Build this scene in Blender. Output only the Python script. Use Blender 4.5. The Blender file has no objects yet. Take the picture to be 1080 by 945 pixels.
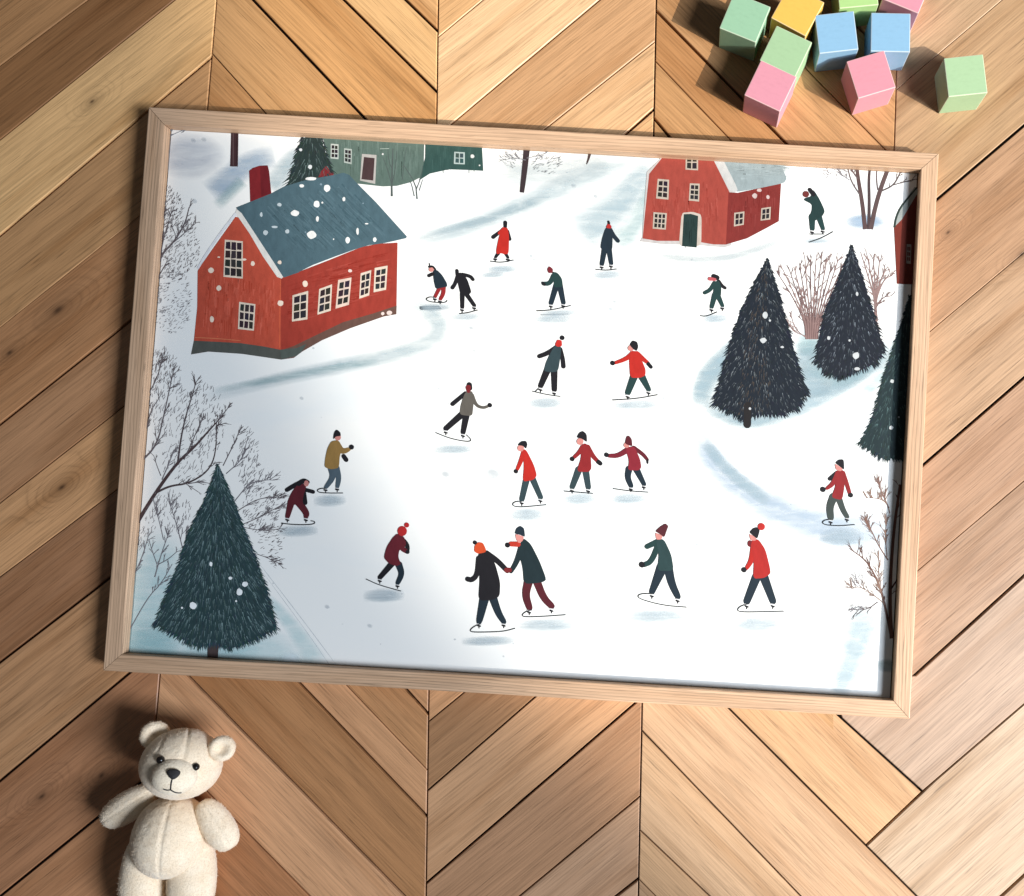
import bpy, bmesh, math, random
from mathutils import Vector, Matrix, noise as mnoise

SC = bpy.context.scene
COL = SC.collection
PI = math.pi

# ------------------------------------------------------------------ camera
# plan scale: 1000 photo pixels = 1 m on the floor, camera 1 m above it
PW, PH = 1080.0, 945.0
F = 1000.0
CAMH = 1.0
CX, CY = 735.0, 515.0            # foot of the lens axis in the photo (shift lens)
TILT = math.radians(2.0)
cam_d = bpy.data.cameras.new('camera')
cam = bpy.data.objects.new('camera', cam_d)
COL.objects.link(cam)
cam.location = (0, 0, CAMH)
cam.rotation_euler = (TILT, 0, 0)
cam_d.sensor_width = 36
cam_d.lens = 36 * F / PW
cam_d.shift_x = (PW / 2 - CX) / PW
cam_d.shift_y = (CY - PH / 2) / PW
cam_d.clip_start = 0.02
cam_d.clip_end = 50
SC.camera = cam
_R = Matrix.Rotation(TILT, 3, 'X')


def ray(px, py):
    return (_R @ Vector(((px - CX) / F, -(py - CY) / F, -1.0))).normalized()


def P(px, py, z=0.0):
    d = ray(px, py)
    return Vector((0, 0, CAMH)) + d * ((z - CAMH) / d.z)


# ------------------------------------------------------------------ light
w = bpy.data.worlds.new('World')
SC.world = w
w.use_nodes = True
bg = w.node_tree.nodes['Background']
bg.inputs['Color'].default_value = (0.80, 0.90, 1.0, 1)
bg.inputs['Strength'].default_value = 0.085

SUN_AZ = Vector((0.045, -0.026, 0.0385)).normalized()      # towards the low window sun
SPOT_TARGET = P(1560, 480)
SPOT_DIST = 16.0
sd = bpy.data.lights.new('window_sun', 'SPOT')
sun = bpy.data.objects.new('window_sun', sd)
COL.objects.link(sun)
sun.location = SPOT_TARGET + SUN_AZ * SPOT_DIST
sun.rotation_euler = (-SUN_AZ).to_track_quat('-Z', 'Y').to_euler()
sd.energy = 18500
sd.color = (1.0, 0.935, 0.84)
sd.spot_size = 2 * math.atan(0.858 / SPOT_DIST)
sd.spot_blend = 0.22
sd.shadow_soft_size = 0.05

ad = bpy.data.lights.new('window_skylight', 'AREA')
area = bpy.data.objects.new('window_skylight', ad)
COL.objects.link(area)
A_DIR = Vector((0.84, -0.32, 0.66)).normalized()
area.location = P(300, 400) + A_DIR * 4.5
area.rotation_euler = (-A_DIR).to_track_quat('-Z', 'Y').to_euler()
ad.shape = 'SQUARE'
ad.size = 1.3
ad.energy = 258
ad.color = (0.83, 0.925, 1.06)

SC.view_settings.view_transform = 'Standard'
SC.view_settings.look = 'None'
SC.view_settings.exposure = 0
SC.view_settings.gamma = 1


# ------------------------------------------------------------------ helpers
def lin(c):
    r = []
    for v in c[:3]:
        v = v / 255.0
        r.append(v / 12.92 if v <= 0.04045 else ((v + 0.055) / 1.055) ** 2.4)
    return r


def tag(o, label=None, cat=None, group=None, kind=None):
    if label: o['label'] = label
    if cat: o['category'] = cat
    if group: o['group'] = group
    if kind: o['kind'] = kind
    return o


def world_of(o):
    v = Vector(o.location)
    while o.parent:
        o = o.parent
        v += Vector(o.location)
    return v


def empty(name, loc):
    o = bpy.data.objects.new(name, None)
    o.empty_display_size = 0.02
    COL.objects.link(o)
    o.location = loc
    return o


def link(name, me, mats, parent=None, origin=None):
    """me holds world coordinates; origin is moved to its centre (or to origin)"""
    if origin is None:
        n = max(1, len(me.vertices))
        origin = Vector((0, 0, 0))
        for v in me.vertices:
            origin += v.co
        origin /= n
    origin = Vector(origin)
    me.transform(Matrix.Translation(-origin))
    o = bpy.data.objects.new(name, me)
    for m in (mats if isinstance(mats, (list, tuple)) else [mats]):
        me.materials.append(m)
    COL.objects.link(o)
    if parent:
        o.parent = parent
        o.location = origin - world_of(parent)
    else:
        o.location = origin
    return o


def newmat(name):
    m = bpy.data.materials.new(name)
    m.use_nodes = True
    nt = m.node_tree
    b = nt.nodes['Principled BSDF']
    return m, nt, b


class NT:
    def __init__(s, nt): s.nt = nt
    def n(s, t, **kw):
        x = s.nt.nodes.new(t)
        for k, v in kw.items(): setattr(x, k, v)
        return x
    def l(s, a, b): s.nt.links.new(a, b)
    def math(s, op, a, b=None, c=None, clamp=False):
        x = s.n('ShaderNodeMath', operation=op, use_clamp=clamp)
        for i, v in enumerate((a, b, c)):
            if v is None: continue
            if isinstance(v, (int, float)): x.inputs[i].default_value = v
            else: s.l(v, x.inputs[i])
        return x.outputs[0]
    def vmath(s, op, a, b=None):
        x = s.n('ShaderNodeVectorMath', operation=op)
        for i, v in enumerate((a, b)):
            if v is None: continue
            if isinstance(v, (tuple, list, Vector)): x.inputs[i].default_value = v
            else: s.l(v, x.inputs[i])
        return x
    def noise(s, vec, scale, detail=3, rough=0.55, dist=0.0):
        x = s.n('ShaderNodeTexNoise')
        s.l(vec, x.inputs['Vector'])
        x.inputs['Scale'].default_value = scale
        x.inputs['Detail'].default_value = detail
        x.inputs['Roughness'].default_value = rough
        x.inputs['Distortion'].default_value = dist
        return x.outputs['Fac']
    def ramp(s, fac, stops):
        x = s.n('ShaderNodeValToRGB')
        s.l(fac, x.inputs[0])
        el = x.color_ramp.elements
        while len(el) < len(stops): el.new(0.5)
        for e, (p, c) in zip(el, stops):
            e.position = p
            e.color = (c, c, c, 1) if isinstance(c, (int, float)) else (*c, 1)
        return x.outputs[0]
    def mapr(s, v, a, b, c, d):
        x = s.n('ShaderNodeMapRange')
        s.l(v, x.inputs[0])
        for i, q in enumerate((a, b, c, d)): x.inputs[i + 1].default_value = q
        return x.outputs[0]
    def mix(s, fac, a, b, blend='MIX'):
        x = s.n('ShaderNodeMix', data_type='RGBA', blend_type=blend)
        for sock, v in ((x.inputs[0], fac), (x.inputs[6], a), (x.inputs[7], b)):
            if isinstance(v, (int, float)): sock.default_value = v
            elif isinstance(v, (tuple, list)): sock.default_value = (*v[:3], 1)
            else: s.l(v, sock)
        return x.outputs[2]


def wood_material(name, knots=(), ring=1.0, rough=0.42, figure=1.0):
    """grain: point attribute (metres along, metres across, random); tone: point colour"""
    m, nt, b = newmat(name)
    t = NT(nt)
    g = t.n('ShaderNodeAttribute', attribute_name='grain').outputs['Vector']
    tone = t.n('ShaderNodeAttribute', attribute_name='tone').outputs['Color']
    # slow wander of the figure
    c1 = t.vmath('MULTIPLY', g, (1.5, 13.0, 7.0)).outputs[0]
    wander = t.noise(c1, 1.0, 3, 0.5)
    sep = t.n('ShaderNodeSeparateXYZ'); t.l(g, sep.inputs[0])
    field = t.math('ADD', t.math('MULTIPLY', sep.outputs[1], 46.0 * ring), t.math('MULTIPLY', wander, 8.0))
    dark = None
    if knots:
        pos = t.n('ShaderNodeNewGeometry').outputs['Position']
        for (kx, ky, r, dirx, diry) in knots:
            d = t.vmath('SUBTRACT', pos, (kx, ky, 0.0)).outputs[0]
            al = t.vmath('DOT_PRODUCT', d, (dirx, diry, 0)).outputs['Value']
            ac = t.vmath('DOT_PRODUCT', d, (-diry, dirx, 0)).outputs['Value']
            al = t.math('DIVIDE', al, r * 2.6)
            ac = t.math('DIVIDE', ac, r * 1.25)
            rr = t.math('ADD', t.math('MULTIPLY', al, al), t.math('MULTIPLY', ac, ac))
            bump = t.math('EXPONENT', t.math('MULTIPLY', rr, -1.0))
            field = t.math('ADD', field, t.math('MULTIPLY', bump, 5.5))
            core = t.math('EXPONENT', t.math('MULTIPLY', rr, -60.0))
            halo = t.math('MULTIPLY', t.math('EXPONENT', t.math('MULTIPLY', rr, -3.4)), 0.34)
            wob = t.math('MULTIPLY', wander, 5.0)
            rings = t.math('MULTIPLY_ADD', t.math('SINE', t.math('ADD', t.math('MULTIPLY', t.math('SQRT', rr), 19.0), wob)), .5, .5)
            rings = t.math('MULTIPLY', t.math('MULTIPLY', rings, t.math('EXPONENT', t.math('MULTIPLY', rr, -1.5))), .30)
            k = t.math('ADD', t.math('MULTIPLY', core, 0.55), t.math('MAXIMUM', halo, rings))
            dark = k if dark is None else t.math('MAXIMUM', dark, k)
    jig = t.noise(t.vmath('MULTIPLY', g, (24.0, 420.0, 9.0)).outputs[0], 1.0, 2, 0.6)
    field = t.math('ADD', field, t.math('MULTIPLY', jig, 0.35))
    fr = t.math('FRACT', field)
    band = t.ramp(fr, [(0.0, 1 - .14 * figure), (0.08, 0.98), (0.55, 1.02), (0.80, 1 - .03 * figure), (0.96, 1 - .18 * figure), (1.0, 1 - .14 * figure)])
    amp = t.noise(t.vmath('MULTIPLY', g, (1.7, 9.0, 13.0)).outputs[0], 1.0, 2)
    band = t.mix(t.mapr(amp, 0.33, 0.66, 0.25 * figure, 1.0), (1, 1, 1), band)
    # fibres and pores
    fib = t.noise(t.vmath('MULTIPLY', g, (13.0, 640.0, 11.0)).outputs[0], 1.0, 4, 0.65)
    fibc = t.ramp(fib, [(0.27, 0.66), (0.5, 1.0), (0.73, 1.18)])
    por = t.noise(t.vmath('MULTIPLY', g, (26.0, 760.0, 17.0)).outputs[0], 1.0, 2, 0.5)
    porc = t.ramp(por, [(0.27, 0.50), (0.36, 1.0)])
    mot = t.noise(t.vmath('MULTIPLY', g, (3.4, 34.0, 5.0)).outputs[0], 1.0, 3)
    motc = t.ramp(mot, [(0.28, (0.78, 0.71, 0.63)), (0.5, (1, 1, 1)), (0.74, (1.12, 1.13, 1.14))])
    c = t.mix(1.0, tone, band, 'MULTIPLY')
    c = t.mix(1.0, c, fibc, 'MULTIPLY')
    c = t.mix(0.8, c, porc, 'MULTIPLY')
    c = t.mix(1.0, c, motc, 'MULTIPLY')
    if dark is not None:
        c = t.mix(dark, c, (0.05, 0.022, 0.010))
    t.l(c, b.inputs['Base Color'])
    rg = t.mapr(fib, 0.2, 0.8, rough - 0.05, rough + 0.14)
    t.l(rg, b.inputs['Roughness'])
    b.inputs['Specular IOR Level'].default_value = 0.35
    bp = t.n('ShaderNodeBump')
    bp.inputs['Strength'].default_value = 0.22
    bp.inputs['Distance'].default_value = 0.0006
    hh = t.math('ADD', fib, t.math('MULTIPLY', por, 0.6))
    t.l(hh, bp.inputs['Height'])
    t.l(bp.outputs[0], b.inputs['Normal'])
    return m


# ------------------------------------------------------------------ floor
rng = random.Random(7)


def clip(poly, p, q, keep, off):
    """keep the side of line p-q holding point keep, pulled in by off pixels"""
    dx, dy = q[0] - p[0], q[1] - p[1]
    L = math.hypot(dx, dy)
    nx, ny = -dy / L, dx / L
    if (keep[0] - p[0]) * nx + (keep[1] - p[1]) * ny < 0:
        nx, ny = -nx, -ny
    f = lambda a: (a[0] - p[0]) * nx + (a[1] - p[1]) * ny - off
    out = []
    for i in range(len(poly)):
        a, b = poly[i], poly[(i + 1) % len(poly)]
        fa, fb = f(a), f(b)
        if fa >= 0: out.append(a)
        if (fa >= 0) != (fb >= 0):
            s = fa / (fa - fb)
            out.append((a[0] + (b[0] - a[0]) * s, a[1] + (b[1] - a[1]) * s))
    return out


class Boards:
    def __init__(s):
        s.v, s.f, s.g, s.t = [], [], [], []

    def plank(s, poly, dirpx, tone):
        if len(poly) < 3: return
        pts = [P(x, y, 0) for x, y in poly]
        ar = sum(pts[i].x * pts[(i + 1) % len(pts)].y - pts[(i + 1) % len(pts)].x * pts[i].y for i in range(len(pts)))
        if abs(ar) < 1e-5: return
        if ar < 0: pts.reverse()
        n = len(pts)
        c = sum(pts, Vector()) / n
        d = Vector((dirpx[0], -dirpx[1], 0)).normalized()
        nrm = Vector((-d.y, d.x, 0))
        ou, ov, orr = rng.uniform(0, 40), rng.uniform(0, 40), rng.uniform(0, 50)
        dz = -rng.uniform(0, 0.00025)
        inset = 0.0007
        inner = []
        for i in range(n):
            a, b_, e = pts[i - 1], pts[i], pts[(i + 1) % n]
            d1 = (b_ - a).normalized(); d2 = (e - b_).normalized()
            n1 = Vector((-d1.y, d1.x, 0)); n2 = Vector((-d2.y, d2.x, 0))
            k = n1 + n2
            if k.length < 1e-6: k = n1
            k = k.normalized()
            inner.append(b_ + k * (inset / max(0.3, k.dot(n1))))
        base = len(s.v)
        for ring, z in ((inner, 0.0), (pts, -0.0006), (pts, -0.007)):
            for p in ring:
                s.v.append(Vector((p.x, p.y, z + dz)))
                r = p - c
                s.g.append((r.dot(d) + ou, r.dot(nrm) + ov, orr))
                s.t.append(tone)
        s.f.append([base + i for i in range(n)])
        for k in (0, 1):
            for i in range(n):
                j = (i + 1) % n
                s.f.append([base + k * n + i, base + (k + 1) * n + i, base + (k + 1) * n + j, base + k * n + j])

    def sheet(s, z, tone):
        b_ = len(s.v)
        for x, y in ((-3, -3), (3, -3), (3, 3), (-3, 3)):
            s.v.append(Vector((x, y, z))); s.g.append((x, y, 0)); s.t.append(tone)
        s.f.append([b_, b_ + 1, b_ + 2, b_ + 3])


def mesh_with(name, v, f, g, t, smooth=False):
    me = bpy.data.meshes.new(name)
    me.from_pydata([tuple(x) for x in v], [], f)
    a = me.attributes.new('grain', 'FLOAT_VECTOR', 'POINT')
    a.data.foreach_set('vector', [q for x in g for q in x])
    a = me.attributes.new('tone', 'FLOAT_COLOR', 'POINT')
    a.data.foreach_set('color', [q for x in t for q in (*x, 1.0)])
    if smooth:
        for p in me.polygons: p.use_smooth = True
    return me


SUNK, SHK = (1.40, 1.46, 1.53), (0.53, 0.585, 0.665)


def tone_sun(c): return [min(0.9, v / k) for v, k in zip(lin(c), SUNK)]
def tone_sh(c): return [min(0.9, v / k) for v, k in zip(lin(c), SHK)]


fl = Boards()
BIG = [(-700, -700), (1800, -700), (1800, 1700), (-700, 1700)]
S1 = ((228, 0), (168, 715)); S2 = ((462, 0), (449, 945)); S3 = ((692, 0), (673, 945)); S4 = ((948, 0), (918, 945))
D_, T_, N_ = 2.8, 1.0, 0.4       # gap widths in millimetres: dark, thin, hairline


def column(sl, sr, lines, tones, dirpx, end_gap=1.3):
    """lines: (p, q, gap), ordered downwards; tones: one per plank between them"""
    for i in range(len(lines) - 1):
        (p0, q0, g0), (p1, q1, g1) = lines[i], lines[i + 1]
        poly = list(BIG)
        poly = clip(poly, p0, q0, (p0[0], p0[1] + 500), g0 / 2)
        poly = clip(poly, p1, q1, (p1[0], p1[1] - 500), g1 / 2)
        if sl: poly = clip(poly, sl[0], sl[1], (sl[0][0] + 900, 0), end_gap / 2)
        if sr: poly = clip(poly, sr[0], sr[1], (sr[0][0] - 900, 0), end_gap / 2)
        fl.plank(poly, dirpx, tones[i])


sh, sn = tone_sh, tone_sun


def se(c): return [v * k for v, k in zip(tone_sun(c), (.88, .95, 1.04))]


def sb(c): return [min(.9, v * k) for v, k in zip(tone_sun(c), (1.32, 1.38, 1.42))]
# left of the first ridge, boards falling to the lower left
LA = [((0, y), (100, y + 100 * sl_), g) for y, sl_, g in (
    (-520, -.8, T_), (-420, -.8, D_), (-330, -.8, T_), (-240, -.8, D_), (-140, -.8, T_), (-20, -.8, D_),
    (69, -.75, T_), (147, -.80, T_), (248, -.843, D_), (345, -.8, N_), (447, -.794, D_), (530, -.78, T_),
    (608, -.745, T_), (698, -.767, D_), (823, -.833, D_), (945, -.81, D_), (1050, -.8, T_), (1150, -.8, D_), (1260, -.8, T_), (1380, -.8, D_), (1500, -.8, D_))]
TA = [sh((130, 96, 66))] * 4 + [sh((140, 104, 74)), sh((136, 102, 70)), sh((112, 80, 52)), sh((172, 140, 100)),
      sh((140, 108, 76)), sh((134, 99, 70)), sh((132, 100, 74)), sh((150, 116, 84)), sh((122, 90, 66)), sh((138, 106, 78)),
      sh((124, 90, 66)), sh((132, 97, 71)), sh((125, 92, 68)), sh((135, 100, 70)), sh((130, 95, 66)), sh((130, 95, 66)), sh((130, 95, 66))]
column(None, S1, LA, TA, (1, -.8))
# second column
LB = [((227, y), (327, y + 100 * s_), g) for y, s_, g in (
    (-460, 1, D_), (-370, 1, T_), (-280, 1, D_))] + [((428, 0), (460, 31), D_), ((363, 0), (456, 92), D_), ((267, 0), (383, 123), D_), ((226, 59), (277, 116), T_)] + \
    [((227, y), (327, y + 102), g) for y, g in ((150, D_), (245, T_), (340, D_), (435, T_))] + \
    [((430, 729), (456, 758), D_), ((369, 727), (453, 815), T_), ((320, 725), (450, 861), D_), ((200, 715), (426, 945), D_), ((220, 837), (326, 945), D_ * .6)] + \
    [((227, y), (327, y + 102), g) for y, g in ((950, T_), (1050, D_), (1150, T_), (1260, D_), (1380, T_))]
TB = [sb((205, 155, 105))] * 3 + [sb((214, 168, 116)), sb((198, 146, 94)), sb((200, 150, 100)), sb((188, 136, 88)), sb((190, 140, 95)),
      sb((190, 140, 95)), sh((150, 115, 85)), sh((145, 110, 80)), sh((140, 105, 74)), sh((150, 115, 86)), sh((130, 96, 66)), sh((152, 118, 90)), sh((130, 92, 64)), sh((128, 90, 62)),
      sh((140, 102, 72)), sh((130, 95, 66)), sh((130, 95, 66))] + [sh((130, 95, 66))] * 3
column(S1, S2, LB, TB, (1, 1))
# third column
LC = [((575, y), (675, y - 82), g) for y, g in ((-420, T_), (-330, D_), (-240, T_), (-150, D_))] + \
     [((462, 39), (509, 0), T_), ((479, 128), (632, 0), T_ * 1.5), ((577, 134), (689, 45), T_), ((660, 141), (685, 119), D_)] + \
     [((575, y), (675, y - 82), g) for y, g in ((310, T_), (400, D_), (490, T_), (580, D_), (660, T_))] + \
     [((454, 831), (562, 737), T_ * 1.4), ((450, 931), (668, 743), D_ * .8), ((548, 945), (676, 839), T_ * 1.4), ((650, 945), (673, 927), D_)] + \
     [((575, y), (675, y - 82), g) for y, g in ((1100, T_), (1190, D_), (1290, T_), (1390, D_))]
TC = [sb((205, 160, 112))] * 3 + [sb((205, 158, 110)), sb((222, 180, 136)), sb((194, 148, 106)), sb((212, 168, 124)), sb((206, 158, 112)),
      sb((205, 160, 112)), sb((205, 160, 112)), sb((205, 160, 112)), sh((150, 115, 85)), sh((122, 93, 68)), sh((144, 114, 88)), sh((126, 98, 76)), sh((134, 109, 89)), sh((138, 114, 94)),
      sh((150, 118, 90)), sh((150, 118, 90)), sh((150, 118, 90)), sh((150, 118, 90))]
column(S2, S3, LC, TC, (1, -.8))
# fourth column
LD = [((691, y), (791, y + 102), g) for y, g in ((-460, T_), (-370, D_), (-280, T_), (-190, D_), (-90, T_))] + \
     [((691, 10), (829, 151), D_), ((687, 60), (770, 147), T_), ((684, 118), (705, 143), D_)] + \
     [((684, y), (784, y + 101), g) for y, g in ((215, T_), (310, D_), (400, T_), (490, D_), (575, T_))] + \
     [((770, 749), (966, 945), D_ * .6), ((680, 774), (844, 945), D_ * .6), ((673, 874), (748, 945), D_ * .6), ((673, 927), (691, 945), T_)] + \
     [((684, y), (784, y + 101), g) for y, g in ((1030, D_), (1130, T_), (1230, D_), (1340, T_), (1450, T_))]
TD = [sn((205, 156, 108))] * 5 + [sn((198, 144, 94)), sn((206, 156, 106)), sn((202, 154, 104))] + [sn((205, 160, 112))] * 4 + [None,
      sn((222, 182, 144)), sn((228, 188, 148)), sn((216, 174, 132)), sn((206, 168, 132)), sn((200, 166, 136)), sn((215, 170, 125)), sn((215, 170, 125)), sn((215, 170, 125)), sn((215, 170, 125))]
for i in range(len(LD) - 1):
    if TD[i] is None: continue
    e = S4 if i < 8 else (((880, 0), (880, 945)) if i < 12 else None)
    (p0, q0, g0), (p1, q1, g1) = LD[i], LD[i + 1]
    poly = clip(list(BIG), p0, q0, (p0[0], p0[1] + 500), g0 / 2)
    poly = clip(poly, p1, q1, (p1[0], p1[1] - 500), g1 / 2)
    poly = clip(poly, S3[0], S3[1], (1600, 0), .65)
    if e: poly = clip(poly, e[0], e[1], (0, 0), .4)
    else: poly = clip(poly, (1300, 0), (1300, 10), (0, 0), .5)
    fl.plank(poly, (1, 1), TD[i])
# the short board whose end butts the cross board
poly = clip(list(BIG), (770, 749), (966, 945), (1000, 700), 1.2)
poly = clip(poly, (888, 758), (973, 835), (800, 900), 1.3)
poly = clip(poly, (973, 835), (913, 892), (800, 700), 1.2)
poly = clip(poly, S3[0], S3[1], (1600, 0), .65)
fl.plank(poly, (1, 1), sn((220, 176, 132)))
# right-hand boards rising to the right
LE = [((986, y), (1080, y - 80), g) for y, g in ((-950, D_), (-780, D_), (-600, D_), (-420, D_), (-250, T_), (-130, D_), (60, N_))] + \
     [((986, 212), (1080, 132), D_), ((980, 350), (1080, 266), N_), ((974, 490), (1080, 398), D_), ((970, 600), (1080, 507), N_), ((966, 711), (1080, 607), D_)]
TE = [se((212, 168, 126)), se((206, 162, 120)), se((214, 170, 128)), se((212, 168, 126)), se((212, 168, 126)), se((212, 170, 128)), se((206, 162, 118)), se((204, 156, 116)), se((212, 168, 128)), se((200, 154, 118)), se((206, 164, 130))]
column(S4, None, LE, TE, (1, -.85), .8)
poly = [(966, 713), (1800, -48), (1800, 124), (973, 833.5), (888.5, 757), (880, 735), (925, 714)]
fl.plank(poly, (1, -.88), se((212, 176, 146)))
poly = clip(list(BIG), (973, 835), (1080, 743), (1080, 1200), .3)
poly = clip(poly, (1056, 945), (1080, 923), (1000, 700), 1.3)
poly = clip(poly, (913, 892), (966, 945), (1080, 850), 1.2)
poly = clip(poly, (973, 835), (913, 892), (1000, 945), 1.2)
fl.plank(poly, (1, -.88), se((226, 190, 154)))
poly = clip(list(BIG), (1056, 945), (1080, 923), (1080, 1100), 1.3)
poly = clip(poly, (913, 892), (966, 945), (1080, 850), 1.2)
fl.plank(poly, (1, -.88), se((214, 172, 134)))
fl.sheet(-0.0072, (0.012, 0.008, 0.006))


def knot(px, py, r, dx, dy):
    p = P(px, py); L = math.hypot(dx, dy)
    return (p.x, p.y, r, dx / L, -dy / L)


KN = [knot(61, 327, .020, 1, -.8), knot(65, 514, .013, 1, -.76), knot(97, 107, .009, 1, -.8), knot(107, 818, .010, .75, -.8),
      knot(44, 840, .012, 1, -.8), knot(1000, 245, .0075, 1, -.85), knot(1078, 268, .010, 1, -.85), knot(10, 372, .012, 1, -.8)]
WOOD = wood_material('oak_boards', KN, 1.0)
floor = link('floor', mesh_with('floor', fl.v, fl.f, fl.g, fl.t), WOOD, None, (0, 0, 0))
tag(floor, 'oak parquet floor laid in a chevron pattern under everything', 'floor', kind='structure')

# ------------------------------------------------------------------ framed picture
FH = 0.0235       # height of the frame
ZP = 0.0112       # level of the print
c4 = [P(155, 111, FH), P(988, 163, FH), P(962, 757, FH), P(110, 709, FH)]
FC = sum(c4, Vector()) / 4
ex = ((c4[1] - c4[0]) + (c4[2] - c4[3]))
FX = Vector((ex.x, ex.y, 0)).normalized()
FY = Vector((-FX.y, FX.x, 0))
FW = (((c4[1] - c4[0]).length + (c4[2] - c4[3]).length)) / 4
FHH = (((c4[0] - c4[3]).length + (c4[1] - c4[2]).length)) / 4
FC.z = 0
RW = 0.0178
fp = empty('framed_picture', FC)
tag(fp, 'large framed winter print of skaters lying on the wooden floor', 'framed picture')
RAILM = wood_material('frame_oak', (), 7.0, 0.45, 2.4)


def loc2(x, y, z): return FC + FX * x + FY * y + Vector((0, 0, z))


def rail(x0, y0, x1, y1, inx, iny):
    """a mitred rail running from outer corner to outer corner"""
    a = Vector((x0, y0, 0)); b_ = Vector((x1, y1, 0))
    d = (b_ - a).normalized(); n = Vector((inx, iny, 0))
    bv = 0.0011
    prof = [(0, 0.0), (0, FH - bv), (bv * .3, FH - bv * .3), (bv, FH), (RW - bv, FH), (RW - bv * .3, FH - bv * .3), (RW, FH - bv), (RW, 0.002)]
    v, f, g, t = [], [], [], []
    o1, o2 = random.Random(x0 * 31 + y0 * 17 + x1).uniform(0, 30), random.Random(x1 * 13 + y1).uniform(0, 30)
    L = (b_ - a).length
    N = 2
    for k in range(N):
        for (q, z) in prof:
            s_ = q if k == 0 else L - q
            sgap = 0.0003 if k == 0 else -0.0003
            p = a + d * (s_ + sgap) + n * q
            v.append(loc2(p.x, p.y, z)); g.append((s_ + o1, q + z * 0.8 + o2, o1))
            t.append(lin((198, 162, 130)))
    m_ = len(prof)
    for i in range(m_):
        j = (i + 1) % m_
        f.append([i, j, m_ + j, m_ + i])
    f.append(list(range(m_))); f.append([m_ + i for i in reversed(range(m_))])
    me = mesh_with('frame_rail', v, f, g, t)
    bm = bmesh.new(); bm.from_mesh(me); bmesh.ops.recalc_face_normals(bm, faces=bm.faces); bm.to_mesh(me); bm.free()
    return link('frame_rail', me, RAILM, fp)


rail(-FW, FHH, FW, FHH, 0, -1)
rail(FW, FHH, FW, -FHH, -1, 0)
rail(FW, -FHH, -FW, -FHH, 0, 1)
rail(-FW, -FHH, -FW, FHH, 1, 0)

# ---- paint materials (read the pigment from a point colour)
def paint_material(name, wash=False):
    m, nt, b = newmat(name)
    t = NT(nt)
    at = t.n('ShaderNodeAttribute', attribute_name='col')
    pos = t.n('ShaderNodeTexCoord').outputs['Object']
    n1 = t.noise(t.vmath('MULTIPLY', pos, (160, 70, 100)).outputs[0], 1.0, 4, 0.6)
    n2 = t.noise(pos, 900.0, 2, 0.6)
    v = t.math('ADD', t.math('MULTIPLY', n1, 0.7), t.math('MULTIPLY', n2, 0.3))
    k = t.ramp(v, [(0.3, 0.80), (0.5, 1.0), (0.72, 1.16)])
    c = t.mix(1.0, at.outputs['Color'], k, 'MULTIPLY') if not wash else at.outputs['Color']
    t.l(c, b.inputs['Base Color'])
    b.inputs['Roughness'].default_value = 0.62
    b.inputs['Specular IOR Level'].default_value = 0.22
    if wash:
        st = t.noise(t.vmath('MULTIPLY', pos, (30, 120, 60)).outputs[0], 1.0, 4, 0.6, 0.6)
        a = t.math('MULTIPLY', at.outputs['Alpha'], t.mapr(st, 0.3, 0.7, 0.62, 1.25), clamp=True)
        t.l(a, b.inputs['Alpha'])
    return m


PAINT = paint_material('gouache')
WASH = paint_material('watercolour', True)


LIGHT_COMP = .70      # paint colour scale: darker where the sun falls, paler in the shade


def paint(c):
    l = lin(c)
    k = LIGHT_COMP
    return [v * k for v in l]


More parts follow.
